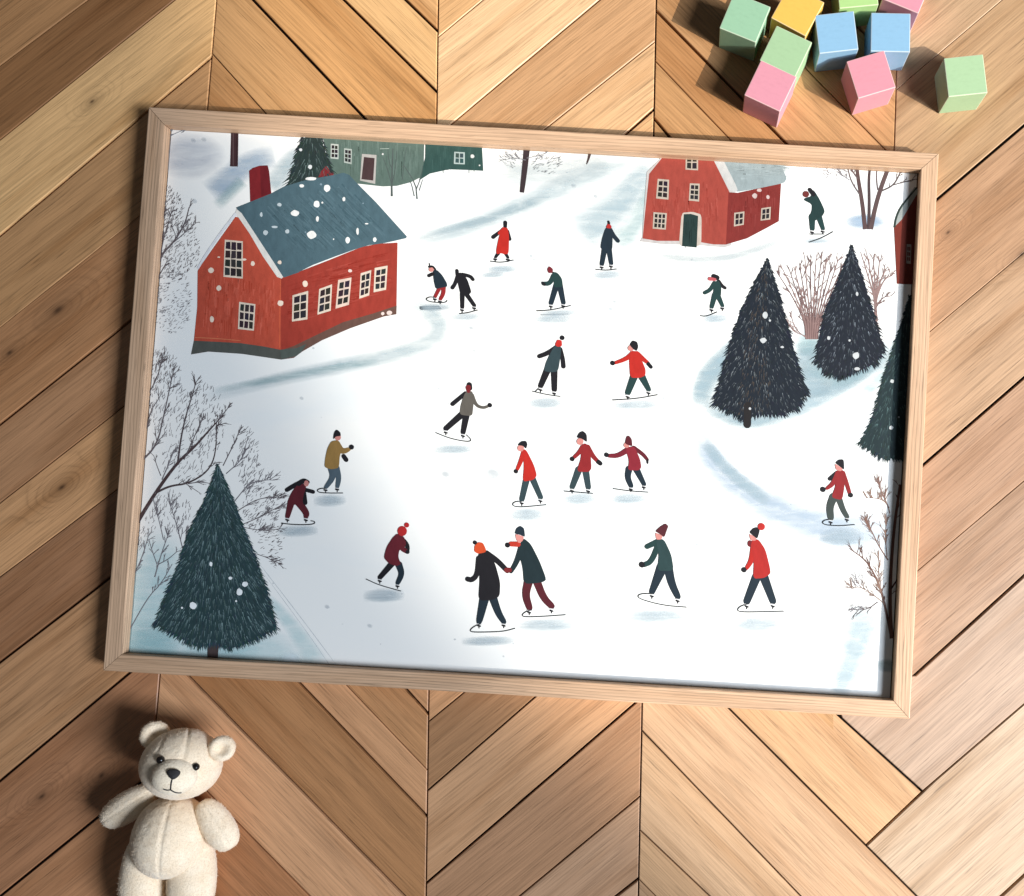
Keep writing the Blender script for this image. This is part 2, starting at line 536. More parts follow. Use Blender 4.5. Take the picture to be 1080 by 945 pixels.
class Flat:
    """flat painted shapes; every shape a hair above the one before it"""
    def __init__(s, z0):
        s.k = 1.0; s.z = z0; s.v = []; s.f = []; s.c = []

    def up(s, d=1.5e-6): s.z += d

    def pt(s, x, y, z):
        p = P(x, y, z); r = p - FC
        a = max(-INX - .006, min(INX + .006, r.dot(FX))); b_ = max(-INY - .006, min(INY + .006, r.dot(FY)))
        return FC + FX * a + FY * b_ + Vector((0, 0, z))

    def poly(s, pts, col, cols=None, z=None):
        zz = s.z if z is None else z
        b_ = len(s.v)
        l = paint(col)
        for i, (x, y) in enumerate(pts):
            s.v.append(s.pt(x, y, zz)); s.c.append((*l, 1.0))
        s.f.append(list(range(b_, b_ + len(pts))))
        if z is None: s.up()

    def tri(s, a, b_, c_, col, z):
        k = len(s.v)
        for (x, y) in (a, b_, c_):
            s.v.append(s.pt(x, y, z)); s.c.append((*col, 1.0))
        s.f.append([k, k + 1, k + 2])

    def circle(s, x, y, r, col, ry=None, n=14, wob=0.0):
        ry = ry or r
        s.poly([(x + math.cos(2 * PI * i / n) * r * (1 + rng.uniform(-wob, wob)), y + math.sin(2 * PI * i / n) * ry * (1 + rng.uniform(-wob, wob))) for i in range(n)], col)

    def stroke(s, pts, w0, w1, col, cap=True, sm=1, z=None):
        pts = smooth_line(pts, sm)
        n = len(pts)
        L, R = [], []
        for i, (x, y) in enumerate(pts):
            a = pts[max(0, i - 1)]; c_ = pts[min(n - 1, i + 1)]
            dx, dy = c_[0] - a[0], c_[1] - a[1]
            d = math.hypot(dx, dy) or 1
            nx, ny = -dy / d, dx / d
            h = (w0 + (w1 - w0) * i / (n - 1)) / 2
            L.append((x + nx * h, y + ny * h)); R.append((x - nx * h, y - ny * h))
        zz = s.z if z is None else z
        b_ = len(s.v); l = paint(col)
        for (p, q) in zip(L, R):
            s.v.append(s.pt(*p, zz)); s.v.append(s.pt(*q, zz)); s.c += [(*l, 1), (*l, 1)]
        for i in range(n - 1):
            s.f.append([b_ + 2 * i, b_ + 2 * i + 1, b_ + 2 * i + 3, b_ + 2 * i + 2])
        if z is None: s.up()
        if cap and z is None:
            if w0 > .8: s.circle(*pts[0], w0 / 2, col, n=10)
            if w1 > .8: s.circle(*pts[-1], w1 / 2, col, n=10)

    def wash_stroke(s, pts, w0, w1, col, al, edge=0.35, sm=2, fade=0.25):
        pts = smooth_line(pts, sm)
        n = len(pts); l = [v * s.k for v in lin(col)]
        prof = [(-1, 0), (-1 + edge, .6), (-.3, 1), (.3, 1), (1 - edge, .6), (1, 0)]
        b_ = len(s.v); m_ = len(prof)
        for i, (x, y) in enumerate(pts):
            a = pts[max(0, i - 1)]; c_ = pts[min(n - 1, i + 1)]
            dx, dy = c_[0] - a[0], c_[1] - a[1]
            d = math.hypot(dx, dy) or 1
            nx, ny = -dy / d, dx / d
            q = i / (n - 1)
            h = (w0 + (w1 - w0) * q) / 2
            e = min(1, q / fade, (1 - q) / fade) if fade else 1
            for (k, av) in prof:
                s.v.append(s.pt(x + nx * h * k, y + ny * h * k, s.z)); s.c.append((*l, al * av * max(0, e)))
        for i in range(n - 1):
            for j in range(m_ - 1):
                s.f.append([b_ + i * m_ + j, b_ + i * m_ + j + 1, b_ + (i + 1) * m_ + j + 1, b_ + (i + 1) * m_ + j])
        s.up()

    def wash_blob(s, x, y, rx, ry, col, al, rot=0, n=20):
        l = [v * s.k for v in lin(col)]; b_ = len(s.v)
        cr, sr = math.cos(rot), math.sin(rot)
        s.v.append(s.pt(x, y, s.z)); s.c.append((*l, al))
        for (k, av) in ((.5, .85), (.8, .4), (1, 0)):
            for i in range(n):
                a = 2 * PI * i / n
                u, v_ = rx * k * math.cos(a), ry * k * math.sin(a)
                s.v.append(s.pt(x + u * cr - v_ * sr, y + u * sr + v_ * cr, s.z)); s.c.append((*l, al * av))
        for i in range(n):
            j = (i + 1) % n
            s.f.append([b_, b_ + 1 + i, b_ + 1 + j])
            for k in (0, 1):
                s.f.append([b_ + 1 + k * n + i, b_ + 1 + (k + 1) * n + i, b_ + 1 + (k + 1) * n + j, b_ + 1 + k * n + j])
        s.up()

    def build(s, name, parent, mat=None, label=None, group=None):
        me = bpy.data.meshes.new(name)
        me.from_pydata([tuple(x) for x in s.v], [], s.f)
        a = me.attributes.new('col', 'FLOAT_COLOR', 'POINT')
        a.data.foreach_set('color', [q for x in s.c for q in x])
        for p in me.polygons:
            if p.normal.z < 0: p.flip()
        me.update()
        o = link(name, me, mat or PAINT, parent)
        tag(o, label, None, group)
        return o


def smooth_line(pts, k):
    pts = [tuple(map(float, p)) for p in pts]
    for _ in range(k):
        if len(pts) < 3: break
        out = [pts[0]]
        for i in range(len(pts) - 1):
            a, b_ = pts[i], pts[i + 1]
            out.append((a[0] * .75 + b_[0] * .25, a[1] * .75 + b_[1] * .25))
            out.append((a[0] * .25 + b_[0] * .75, a[1] * .25 + b_[1] * .75))
        out.append(pts[-1]); pts = out
    return pts


def smooth_poly(pts, k=2, r=.22):
    for _ in range(k):
        out = []
        for i in range(len(pts)):
            a, b_ = pts[i], pts[(i + 1) % len(pts)]
            out.append((a[0] * (1 - r) + b_[0] * r, a[1] * (1 - r) + b_[1] * r))
            out.append((a[0] * r + b_[0] * (1 - r), a[1] * r + b_[1] * (1 - r)))
        pts = out
    return pts


def Z(ref, pts):
    ox, oy, s_ = ref
    return [(ox + x / s_, oy + y / s_) for x, y in pts]


# the sheet itself
def quad_sheet(name, hx, hy, z, mat, parent):
    me = bpy.data.meshes.new(name)
    t_ = 0.0006
    v = [loc2(x, y, zz) for zz in (z - t_, z) for x, y in ((-hx, -hy), (hx, -hy), (hx, hy), (-hx, hy))]
    me.from_pydata([tuple(p) for p in v], [], [[3, 2, 1, 0], [4, 5, 6, 7], [0, 1, 5, 4], [1, 2, 6, 5], [2, 3, 7, 6], [3, 0, 4, 7]])
    return link(name, me, mat, parent)


m, nt, b = newmat('snow_paper')
t = NT(nt)
pos = t.n('ShaderNodeTexCoord').outputs['Object']
na = t.noise(t.vmath('MULTIPLY', pos, (4, 9, 5)).outputs[0], 1.0, 4, 0.55, 0.5)
c = t.mix(t.mapr(na, 0.45, 0.75, 0.0, 0.7), lin((230, 228, 222)), lin((216, 221, 221)))
t.l(c, b.inputs['Base Color'])
b.inputs['Roughness'].default_value = 0.6
b.inputs['Specular IOR Level'].default_value = 0.25
PAPER = m
INX, INY = FW - RW, FHH - RW
prn = quad_sheet('print', INX - 0.0012, INY - 0.0004, ZP, PAPER, fp)
m, nt, b = newmat('backing_board'); b.inputs['Base Color'].default_value = (0.06, 0.035, 0.02, 1); b.inputs['Roughness'].default_value = 0.9
quad_sheet('backing_board', INX + 0.004, INY + 0.004, ZP - 0.002, m, fp)

# ---- painted snow shading
zA = (440, 220, 6.75); zB = (560, 220, 6.75); zC = (440, 340, 6.75); zD = (580, 340, 6.75); zE = (520, 440, 5.684)
zF = (290, 440, 6.75); zG = (370, 540, 6.75); zH = (480, 540, 6.75); zI = (650, 540, 5.684); zJ = (850, 460, 7.2)
zK = (660, 150, 5.4); zL = (840, 150, 6.75); zM = (730, 250, 4.5); zN = (440, 140, 4.5); zO = (300, 130, 6.75)
zQ = (160, 130, 6.75); zR = (190, 250, 6.75); zS = (310, 250, 6.75); zT = (130, 180, 6.75); zU = (120, 360, 4.725)
zV = (110, 530, 4.32); zW = (860, 500, 3.635); zX = (880, 300, 4.29)
BL = (190, 214, 222); BL2 = (180, 204, 226); TEAL = (168, 207, 210)
wsh = Flat(ZP + 0.00001)
wsh.k = .68  # wash colours darkened to hold against the sunlight
ws, wb = wsh.wash_stroke, wsh.wash_blob
ws([(430, 258), (500, 238), (560, 212), (620, 185), (690, 150)], 16, 34, BL, .42)
ws([(440, 250), (520, 230), (580, 205)], 9, 12, BL, .35)
ws([(520, 180), (580, 185), (640, 165)], 30, 40, (214, 226, 228), .4)
ws([(610, 250), (650, 220), (690, 170)], 60, 26, BL, .55)
ws([(650, 262), (676, 230), (690, 190)], 34, 12, TEAL, .4)
ws([(600, 262), (660, 250)], 20, 20, (205, 220, 224), .3)
ws([(215, 420), (300, 398), (380, 382), (440, 368), (468, 350), (452, 326), (424, 318)], 14, 28, BL, .42)
ws([(225, 412), (330, 392), (400, 380)], 9, 9, TEAL, .3)
ws([(425, 318), (470, 335)], 16, 22, BL2, .4)
ws([(222, 205), (240, 190), (262, 172), (290, 165)], 34, 26, BL2, .55)
ws([(228, 218), (250, 196), (256, 190)], 14, 18, TEAL, .35)
ws([(285, 200), (300, 178), (318, 160)], 26, 22, BL, .5)
wb(200, 165, 40, 26, (205, 212, 226), .4)
ws([(738, 430), (742, 400), (770, 372), (800, 350)], 22, 30, BL, .75)
ws([(742, 426), (790, 448), (850, 428), (905, 395), (945, 362)], 22, 26, BL, .62)
ws([(846, 360), (858, 400), (862, 420)], 30, 36, BL, .6)
ws([(850, 378), (885, 405), (935, 370)], 26, 24, TEAL, .45)
wb(854, 362, 18, 16, TEAL, .5)
wb(790, 405, 64, 52, BL, .5, -.2)
wb(880, 385, 62, 34, BL, .5, -.3)
ws([(905, 420), (940, 390), (952, 350)], 16, 20, TEAL, .35)
ws([(736, 452), (746, 480), (776, 512), (830, 545), (890, 562), (955, 560)], 24, 54, BL2, .5)
ws([(742, 466), (770, 500), (812, 530)], 14, 16, BL, .5)
ws([(905, 480), (955, 490)], 18, 20, TEAL, .35)
wb(912, 234, 24, 9, BL2, .85)
ws([(886, 236), (930, 243)], 7, 6, BL2, .6)
ws([(690, 270), (760, 276), (830, 252)], 10, 10, (214, 224, 226), .5)
ws([(884, 735), (900, 690), (915, 640)], 18, 50, BL, .5)
ws([(925, 735), (932, 660)], 40, 46, TEAL, .45)
wb(938, 702, 16, 8, (160, 196, 196), .5)
# teal hollow round the big fir, painted
wsh.k = 1.0  # same washes left paler here, where the shade falls
wb(158, 640, 46, 86, TEAL, .45, .2)
wb(200, 690, 74, 46, TEAL, .42)
wb(270, 690, 62, 34, TEAL, .36, .3)
wb(150, 690, 40, 40, TEAL, .36)
ws([(280, 628), (312, 665), (338, 705)], 10, 30, TEAL, .3)
wb(306, 700, 13, 15, (226, 236, 238), .75)
ws([(270, 590), (318, 652), (356, 703)], 1.0, 1.0, (160, 170, 178), .4, fade=.25)
ws([(276, 602), (322, 664), (350, 705)], .8, .8, (160, 170, 178), .35, fade=.25)
wsh.k = .80
for x, y, r in ((497, 346, 3), (560, 270, 2), (648, 318, 2.5), (644, 326, 3), (520, 500, 9), (470, 500, 5), (605, 196, 3), (628, 207, 3), (350, 468, 2), (463, 410, 2), (318, 420, 2.5),
                (790, 276, 3), (846, 488, 3), (500, 370, 2), (735, 574, 2), (660, 470, 2.5), (215, 147, 3), (204, 148, 3), (205, 212, 3.5), (700, 420, 2), (620, 610, 2), (755, 676, 2), (345, 640, 3), (390, 660, 3)):
    wb(x, y, r * 1.1, r * .8, (186, 196, 204), .38, .4)
for i in range(70):
    x, y = rng.uniform(190, 930), rng.uniform(160, 715)
    wb(x, y, rng.uniform(.6, 1.8), rng.uniform(.6, 1.3), (190, 200, 206), rng.uniform(.2, .5))
for (x, y, rx, ry) in ((460, 324, 16, 4), (491, 334, 15, 4), (529, 284, 15, 4), (585, 336, 20, 5), (640, 290, 15, 4.5), (576, 425, 18, 6), (478, 474, 20, 5), (671, 427, 24, 5), (556, 543, 18, 7),
                       (612, 526, 17, 6), (664, 526, 19, 6), (348, 528, 16, 6), (314, 560, 20, 6), (405, 628, 20, 7), (515, 676, 26, 5), (578, 659, 30, 7), (693, 650, 32, 7), (800, 658, 26, 8), (888, 566, 22, 9),
                       (755, 336, 14, 5), (862, 254, 14, 3), (590, 330, 20, 3), (520, 290, 12, 3)):
    wb(x, y, rx * 1.15, ry * 1.2, (196, 212, 220), .42, -.03)
    for q in (-.45, .1, .55):
        ws([(x - rx * 1.1, y + ry * q + .6), (x, y + ry * q), (x + rx * 1.1, y + ry * q - .8)], ry * 1.0, ry * .8, (192, 209, 217), .2, fade=.4)
tag(wsh.build('snow_shading', prn, WASH, 'pale blue watercolour washes of the painted snow'), kind='stuff')

# ---- bare trees
TW = (112, 102, 104); TWB = (96, 62, 58)
zlev = [ZP + 0.00026]


def level(d=0.000004):
    zlev[0] += d
    return zlev[0]


def twigs(fl_, x, y, ang, ln, w_, depth, col, spread=.5, kids=3):
    """recursive fan of thin tapering strokes"""
    a2 = ang + rng.uniform(-.12, .12)
    x1, y1 = x + math.cos(a2) * ln, y + math.sin(a2) * ln
    mx, my = (x + x1) / 2 + rng.uniform(-.06, .06) * ln, (y + y1) / 2 + rng.uniform(-.06, .06) * ln
    fl_.stroke([(x, y), (mx, my), (x1, y1)], w_, w_ * .65, col, cap=False, z=fl_.z + rng.uniform(0, 5e-6))
    if depth <= 0: return
    for k in range(kids):
        q = rng.uniform(.35, 1.0)
        twigs(fl_, x + (x1 - x) * q, y + (y1 - y) * q, a2 + rng.uniform(-spread, spread), ln * rng.uniform(.45, .75), max(.35, w_ * .62), depth - 1, col, spread, kids)


def dashes(fl_, n, cx, cy, rx, ry, ang, ln, col, w_=.55, sp=.5, inside=None):
    for _ in range(n):
        while True:
            u, v_ = rng.uniform(-1, 1), rng.uniform(-1, 1)
            if u * u + v_ * v_ <= 1: break
        x, y = cx + u * rx, cy + v_ * ry
        a = ang + rng.uniform(-sp, sp); L = ln * rng.uniform(.5, 1.3)
        fl_.stroke([(x, y), (x + math.cos(a) * L, y + math.sin(a) * L)], w_ * rng.uniform(.55, 1.1), w_ * .4, col, cap=False, sm=0, z=fl_.z + rng.uniform(0, 5e-6))


def along(fl_, pts, n, ln, col, up=-1.2, sp=.7, w_=.6, depth=1):
    pts = smooth_line(pts, 2)
    for _ in range(n):
        i = rng.randrange(len(pts) - 1)
        if i < len(pts) * .25: i = rng.randrange(len(pts) // 4, len(pts) - 1)
        q = rng.random()
        x = pts[i][0] + (pts[i + 1][0] - pts[i][0]) * q; y = pts[i][1] + (pts[i + 1][1] - pts[i][1]) * q
        twigs(fl_, x, y, up + rng.uniform(-sp, sp), ln * rng.uniform(.6, 1.2), w_, depth, col, .5, 3)


def bare(label, items, dash=(), z=None):
    """items: (polyline, w0, w1, colour, n twigs, twig length, direction)"""
    q = Flat(level() if z is None else z)
    for (pts, w0, w1, col, n, ln, up) in items:
        q.stroke(pts, w0, w1, col, cap=False, sm=2)
        if n: along(q, pts, n, ln, col, up)
    q.up(5e-6)
    for d in dash: dashes(q, *d)
    return q.build('painted_bare_tree', prn, None, label, 'bare trees painted in the print')


TG = (134, 128, 132)
bare('fine twiggy grey tree at the left edge beside the red house', [
    (Z(zT, [(205, 830), (265, 600), (360, 510), (440, 380), (470, 260)]), 2.6, .8, TW, 14, 8, -1.1),
    (Z(zT, [(265, 600), (290, 470), (345, 290)]), 1.2, .5, TW, 10, 7, -1.1),
    (Z(zT, [(360, 510), (430, 450), (520, 370)]), 1.0, .5, TW, 8, 6, -.9),
    (Z(zT, [(215, 810), (260, 740), (310, 650)]), 1.8, .5, TW, 8, 6, -1.0),
    (Z(zT, [(240, 400), (275, 340), (310, 270)]), 1.0, .5, TW, 8, 6, -1.0)],
    [(230, 175, 220, 17, 22, -1.0, 3.2, TW, .55), (330, 188, 262, 22, 34, -.9, 3.0, TW, .55), (320, 180, 318, 22, 34, -.5, 2.8, TG, .5)])
bare('dark branching tree at the left edge behind the big fir', [
    (Z(zU, [(95, 940), (210, 750), (320, 600), (400, 530), (470, 450), (525, 390)]), 4.4, .8, (84, 66, 66), 8, 9, -1.2),
    (Z(zU, [(320, 600), (335, 480), (360, 370), (385, 290), (410, 205)]), 2.0, .6, (92, 80, 82), 12, 8, -1.3),
    (Z(zU, [(210, 755), (280, 720), (370, 710), (470, 650), (510, 560), (512, 400)]), 2.4, .7, (84, 70, 70), 10, 9, -.8),
    (Z(zU, [(515, 400), (540, 370), (575, 325)]), 1.2, .5, TW, 8, 5, -1.1),
    (Z(zU, [(130, 605), (215, 520), (250, 370), (295, 160)]), 2.2, .6, TW, 14, 9, -1.3),
    (Z(zU, [(150, 300), (215, 190), (245, 80)]), 1.4, .5, TW, 10, 7, -1.2),
    (Z(zU, [(135, 560), (180, 350), (225, 285)]), 1.5, .5, TW, 8, 8, -1.2),
    (Z(zU, [(350, 590), (400, 480), (440, 390)]), 1.2, .5, TW, 10, 8, -1.1),
    (Z(zU, [(240, 690), (280, 600), (300, 540)]), 1.2, .5, TG, 8, 7, -1.2),
    (Z(zU, [(370, 710), (430, 700), (490, 710)]), 1.0, .5, TW, 4, 6, -.2),
    (Z(zU, [(345, 700), (390, 730), (420, 750)]), .9, .5, TW, 3, 5, .4),
    (Z(zU, [(235, 670), (215, 620), (200, 570)]), .9, .4, TW, 3, 5, -1.6)],
    [(100, 172, 388, 14, 20, -1.2, 4, TW, .55), (150, 178, 430, 22, 34, -1.2, 5, TG, .5), (150, 215, 445, 22, 40, -1.1, 5, TG, .5), (90, 195, 488, 26, 22, -1.0, 5, TG, .5)])
bare('fine twigs fanning out to the right of the big fir', [
    (Z(zU, [(545, 620), (600, 510), (625, 450)]), 1.0, .5, TW, 10, 7, -1.0),
    (Z(zU, [(560, 660), (640, 590), (660, 510)]), .9, .5, TG, 10, 8, -1.0),
    (Z(zU, [(600, 800), (680, 700), (780, 690)]), .9, .5, TG, 12, 9, -.7),
    (Z(zU, [(610, 850), (720, 780), (830, 780)]), .9, .5, TW, 12, 9, -.5),
    (Z(zU, [(625, 920), (720, 880), (830, 820)]), .9, .5, TW, 12, 8, -.4),
    (Z(zV, [(620, 110), (720, 130), (800, 120)]), .8, .5, TW, 12, 7, -.2),
    (Z(zV, [(680, 230), (740, 250), (800, 280)]), .8, .5, TW, 10, 6, .2)],
    [(150, 262, 490, 12, 34, -1.1, 4, TG, .5), (200, 275, 535, 20, 28, -.8, 4, TG, .5), (60, 285, 570, 14, 20, -.3, 3.4, TW, .5), (30, 290, 592, 9, 6, .2, 3, TW, .5)])
bare('small twigs at the left edge below the dark branching tree', [
    (Z(zV, [(110, 590), (200, 430), (260, 370), (310, 280)]), 1.0, .5, TG, 10, 8, -1.0),
    (Z(zV, [(110, 380), (170, 260), (205, 140)]), 1.2, .5, TG, 10, 7, -1.2),
    (Z(zV, [(230, 340), (255, 250), (290, 150)]), 1.3, .5, TG, 10, 8, -1.2),
    (Z(zV, [(240, 280), (215, 210), (210, 190)]), .9, .5, TG, 4, 6, -1.5),
    (Z(zV, [(250, 280), (290, 260), (330, 225)]), .9, .5, TG, 4, 6, -.8),
    (Z(zV, [(360, 220), (330, 100), (300, 10)]), 1.1, .5, TG, 14, 9, -1.4),
    (Z(zV, [(370, 200), (375, 110)]), 1.0, .5, TG, 8, 8, -1.4),
    (Z(zV, [(270, 170), (250, 80), (230, 20)]), .9, .5, TG, 8, 8, -1.4)],
    [(110, 176, 540, 26, 22, -1.3, 4, TG, .5), (26, 150, 570, 8, 14, -1.2, 4, TG, .5)])
# reddish bushes behind the dark firs
PB = (156, 126, 120); PB2 = (128, 100, 96)
items = []
for k in range(13):
    q = k / 12
    x1 = 405 + 315 * q; y1 = 150 - 70 * math.sin(q * PI * .8) + rng.uniform(-14, 14)
    items.append((Z(zM, [(542 + 52 * q, 485), (532 + 74 * q, 390), (x1 * .5 + .5 * (535 + 60 * q), 270), (x1, y1 + 20)]), 1.7, .5, PB if k % 2 else PB2, 12, 7, -PI / 2 + (q - .5) * .9))
items.append((Z(zM, [(545, 480), (490, 440), (470, 370)]), 1.0, .5, PB, 8, 6, -2.2))
items.append((Z(zM, [(540, 470), (480, 450), (460, 410)]), .9, .5, PB, 8, 5, -2.4))
bare('reddish brown bush fanning out between the two dark firs', items)
items = []
for k in range(6):
    q = k / 5
    items.append((Z(zM, [(868 + 10 * q, 400), (870, 300), (840 + 70 * q, 200), (800 + 150 * q, 70 + 120 * q * q + rng.uniform(-10, 10))]), 2.2, .5, PB, 12, 6, -PI / 2 + (q - .4) * .8))
items.append((Z(zM, [(870, 340), (905, 285), (945, 280)]), 1.2, .5, PB2, 6, 5, -.6))
items.append((Z(zM, [(862, 360), (880, 410), (890, 450)]), 1.2, .8, PB, 0, 0, 0))
bare('sparse reddish bush right of the narrower dark fir', items)
bare('forked tree in the top right corner of the print', [
    (Z(zL, [(490, 620), (470, 430), (440, 260), (430, 160)]), 4.6, 3.2, (98, 76, 74), 0, 0, 0),
    (Z(zL, [(515, 620), (520, 430), (515, 250), (530, 150)]), 3.6, 2.2, (82, 66, 66), 0, 0, 0),
    (Z(zL, [(530, 620), (560, 470), (600, 330), (660, 170)]), 4.6, 4.2, (98, 78, 76), 0, 0, 0),
    (Z(zL, [(450, 370), (390, 280), (365, 180)]), 1.4, 1.1, (110, 96, 96), 4, 5, -2.2),
    (Z(zL, [(440, 260), (400, 210), (380, 150)]), 1.6, 1.1, (110, 90, 90), 4, 5, -2.0),
    (Z(zL, [(580, 340), (570, 260), (575, 150)]), 1.4, 1.0, (110, 96, 96), 0, 5, -1.5),
    (Z(zL, [(600, 350), (690, 310), (730, 240), (750, 190)]), 1.6, 1.0, (98, 84, 82), 6, 5, -1.0),
    (Z(zL, [(690, 305), (740, 290), (840, 265)]), 1.1, .8, (98, 84, 82), 6, 5, -.6),
    (Z(zL, [(380, 270), (330, 240), (290, 190)]), .8, .5, TG, 8, 5, -2.4)],
    [(40, 881, 183, 14, 6, -2.4, 3, TG, .6, .6)])
bare('bare tree growing along the right edge near the bottom', [
    (Z(zW, [(292, 630), (285, 500), (290, 350), (302, 200), (325, 40)]), 4.2, 2.6, (118, 80, 68), 6, 8, -1.4),
    (Z(zW, [(292, 630), (260, 470), (235, 400), (195, 330), (130, 285)]), 3.0, .6, (120, 86, 74), 22, 10, -1.9),
    (Z(zW, [(268, 500), (220, 460), (170, 430), (140, 440)]), 1.2, .4, (150, 126, 114), 20, 8, -2.2),
    (Z(zW, [(262, 500), (240, 400), (245, 330)]), 1.0, .4, (156, 124, 108), 16, 9, -1.7),
    (Z(zW, [(278, 330), (240, 270), (215, 215), (195, 185)]), 1.4, .5, (140, 106, 92), 20, 9, -1.9),
    (Z(zW, [(275, 320), (268, 240), (272, 180)]), 1.0, .4, (156, 124, 108), 16, 9, -1.7),
    (Z(zW, [(285, 150), (275, 110), (240, 92), (196, 92)]), 1.2, .5, (150, 118, 102), 16, 8, -1.8),
    (Z(zW, [(282, 130), (250, 60), (240, 30)]), 1.2, .5, (140, 108, 98), 16, 8, -1.9),
    (Z(zW, [(290, 440), (310, 410), (340, 370)]), 1.8, 1.2, (78, 48, 44), 0, 0, 0),
    (Z(zW, [(240, 490), (200, 520), (150, 520)]), 1.0, .5, (110, 96, 96), 10, 7, 2.9)],
    [(26, 905, 612, 9, 7, -2.2, 5, TG, .6), (20, 904, 640, 8, 5, 2.7, 4, TG, .6)])
bare('slim dark tree beside the green house at the top', [
    (Z(zN, [(524, 40), (512, 160), (497, 284)]), 7.4, 4.6, (64, 52, 54), 0, 0, 0),
    (Z(zN, [(520, 120), (580, 110), (640, 80)]), .7, .4, (140, 140, 142), 10, 6, -.6),
    (Z(zN, [(516, 130), (460, 120), (410, 130)]), .7, .4, (140, 140, 142), 10, 6, -2.6)],
    [(80, 576, 171, 16, 14, -.5, 3.4, (140, 142, 144), .6), (60, 541, 167, 12, 10, -2.7, 3, (150, 152, 154), .6)])
bare('dark trunk stub at the top left behind the red chimney', [(Z(zQ, [(592, 20), (590, 160), (586, 308)]), 7.6, 8.2, (72, 48, 50), 0, 0, 0),
    (Z(zQ, [(580, 60), (580, 300)]), .8, .8, (110, 90, 90), 0, 0, 0), (Z(zQ, [(602, 60), (602, 300)]), .8, .8, (50, 32, 36), 0, 0, 0)])
bare('twigs hanging in at the top left corner of the print', [(Z(zQ, [(290, 15), (220, 50), (140, 85)]), .8, .5, (140, 142, 148), 6, 5, 2.4), (Z(zQ, [(200, 10), (130, 40)]), 1.0, .5, (140, 142, 148), 6, 5, 2.4)])
bare('short dark branch tip at the top middle of the print', [(Z(zN, [(822, 85), (815, 120), (804, 150)]), 4.0, .6, (76, 60, 58), 0, 0, 0), (Z(zN, [(680, 84), (740, 92), (805, 92)]), 1.2, .8, (84, 72, 70), 0, 0, 0)])

# ---- houses
FRM = (220, 204, 184); PANE = (48, 42, 44)


def lerp2(q, u, v_):
    (a, b_, c_, d) = q
    x = (a[0] * (1 - u) + b_[0] * u) * (1 - v_) + (d[0] * (1 - u) + c_[0] * u) * v_
    y = (a[1] * (1 - u) + b_[1] * u) * (1 - v_) + (d[1] * (1 - u) + c_[1] * u) * v_
    return (x, y)


def window(f_, q, nx, ny, m_=.10, gap=.05, frame=FRM, pane=PANE):
    f_.poly(q, frame)
    m_ *= .62; gap *= .62
    zz = f_.z
    for i in range(nx):
        for j in range(ny):
            u0 = m_ + (1 - 2 * m_) * i / nx + gap / 2 * 1.2; u1 = m_ + (1 - 2 * m_) * (i + 1) / nx - gap / 2 * 1.2
            v0 = m_ * .8 + (1 - 1.6 * m_) * j / ny + gap / 2; v1 = m_ * .8 + (1 - 1.6 * m_) * (j + 1) / ny - gap / 2
            r = lambda: rng.uniform(-.012, .012)
            c_ = tuple(max(10, k + rng.randint(-8, 8)) for k in pane)
            f_.poly([lerp2(q, u0 + r(), v0 + r()), lerp2(q, u1 + r(), v0 + r()), lerp2(q, u1 + r(), v1 + r()), lerp2(q, u0 + r(), v1 + r())], c_, z=zz)
    f_.up()


def flakes(f_, ref, lst, col=(236, 234, 228)):
    for e in lst:
        x, y, r = e[:3]; ry = e[3] if len(e) > 3 else r
        (px, py), = Z(ref, [(x, y)])
        n = 11
        f_.poly([(px + math.cos(2 * PI * i / n) * r / ref[2] * (1 + rng.uniform(-.12, .12)), py + math.sin(2 * PI * i / n) * ry / ref[2] * (1 + rng.uniform(-.12, .12))) for i in range(n)], col, z=f_.z)
    f_.up()


def strokes_in(f_, q, n, col, vary=10, w_=1.0, ang=PI / 2, ln=10):
    zz = f_.z
    for _ in range(n):
        x, y = lerp2(q, rng.uniform(.04, .96), rng.uniform(.06, .8))
        k = rng.randint(-vary, vary)
        c_ = tuple(min(255, max(0, v + k)) for v in col)
        L = ln * rng.uniform(.5, 1.3)
        a = ang + rng.uniform(-.06, .06)
        f_.stroke([(x, y), (x + math.cos(a) * L, y + math.sin(a) * L)], w_ * rng.uniform(.5, 1.3), w_ * .4, c_, cap=False, sm=0, z=zz + rng.uniform(0, 3e-6))
    f_.up(3e-6)


# green house at the top
h = Flat(level())
h.poly(Z(zO, [(270, 40), (1000, 60), (990, 375), (900, 420), (800, 446), (700, 450), (520, 430), (440, 365), (330, 365)]), (98, 118, 108))
strokes_in(h, Z(zO, [(290, 95), (990, 130), (980, 330), (480, 330)]), 170, (100, 120, 110), 13, 1.4, PI / 2, 16)
h.poly(Z(zN, [(40, 20), (308, 25), (314, 181), (240, 177), (150, 174), (60, 194), (10, 226), (38, 120)]), (56, 86, 80))
strokes_in(h, Z(zN, [(45, 40), (300, 55), (300, 150), (45, 150)]), 60, (58, 88, 82), 8, 1.2, PI / 2, 12)
window(h, Z(zO, [(330, 145), (385, 150), (385, 256), (328, 250)]), 2, 3, .14, .1, (205, 210, 200))
window(h, Z(zO, [(425, 178), (480, 184), (478, 292), (424, 280)]), 2, 3, .14, .1, (190, 198, 188))
h.poly(Z(zO, [(552, 218), (656, 226), (646, 432), (538, 408)]), (196, 190, 182))
h.poly(Z(zO, [(566, 240), (642, 248), (632, 408), (548, 398)]), (78, 58, 58))
window(h, Z(zN, [(176, 90), (226, 93), (226, 150), (174, 148)]), 2, 2, .14, .12, (190, 204, 198), (60, 90, 84))
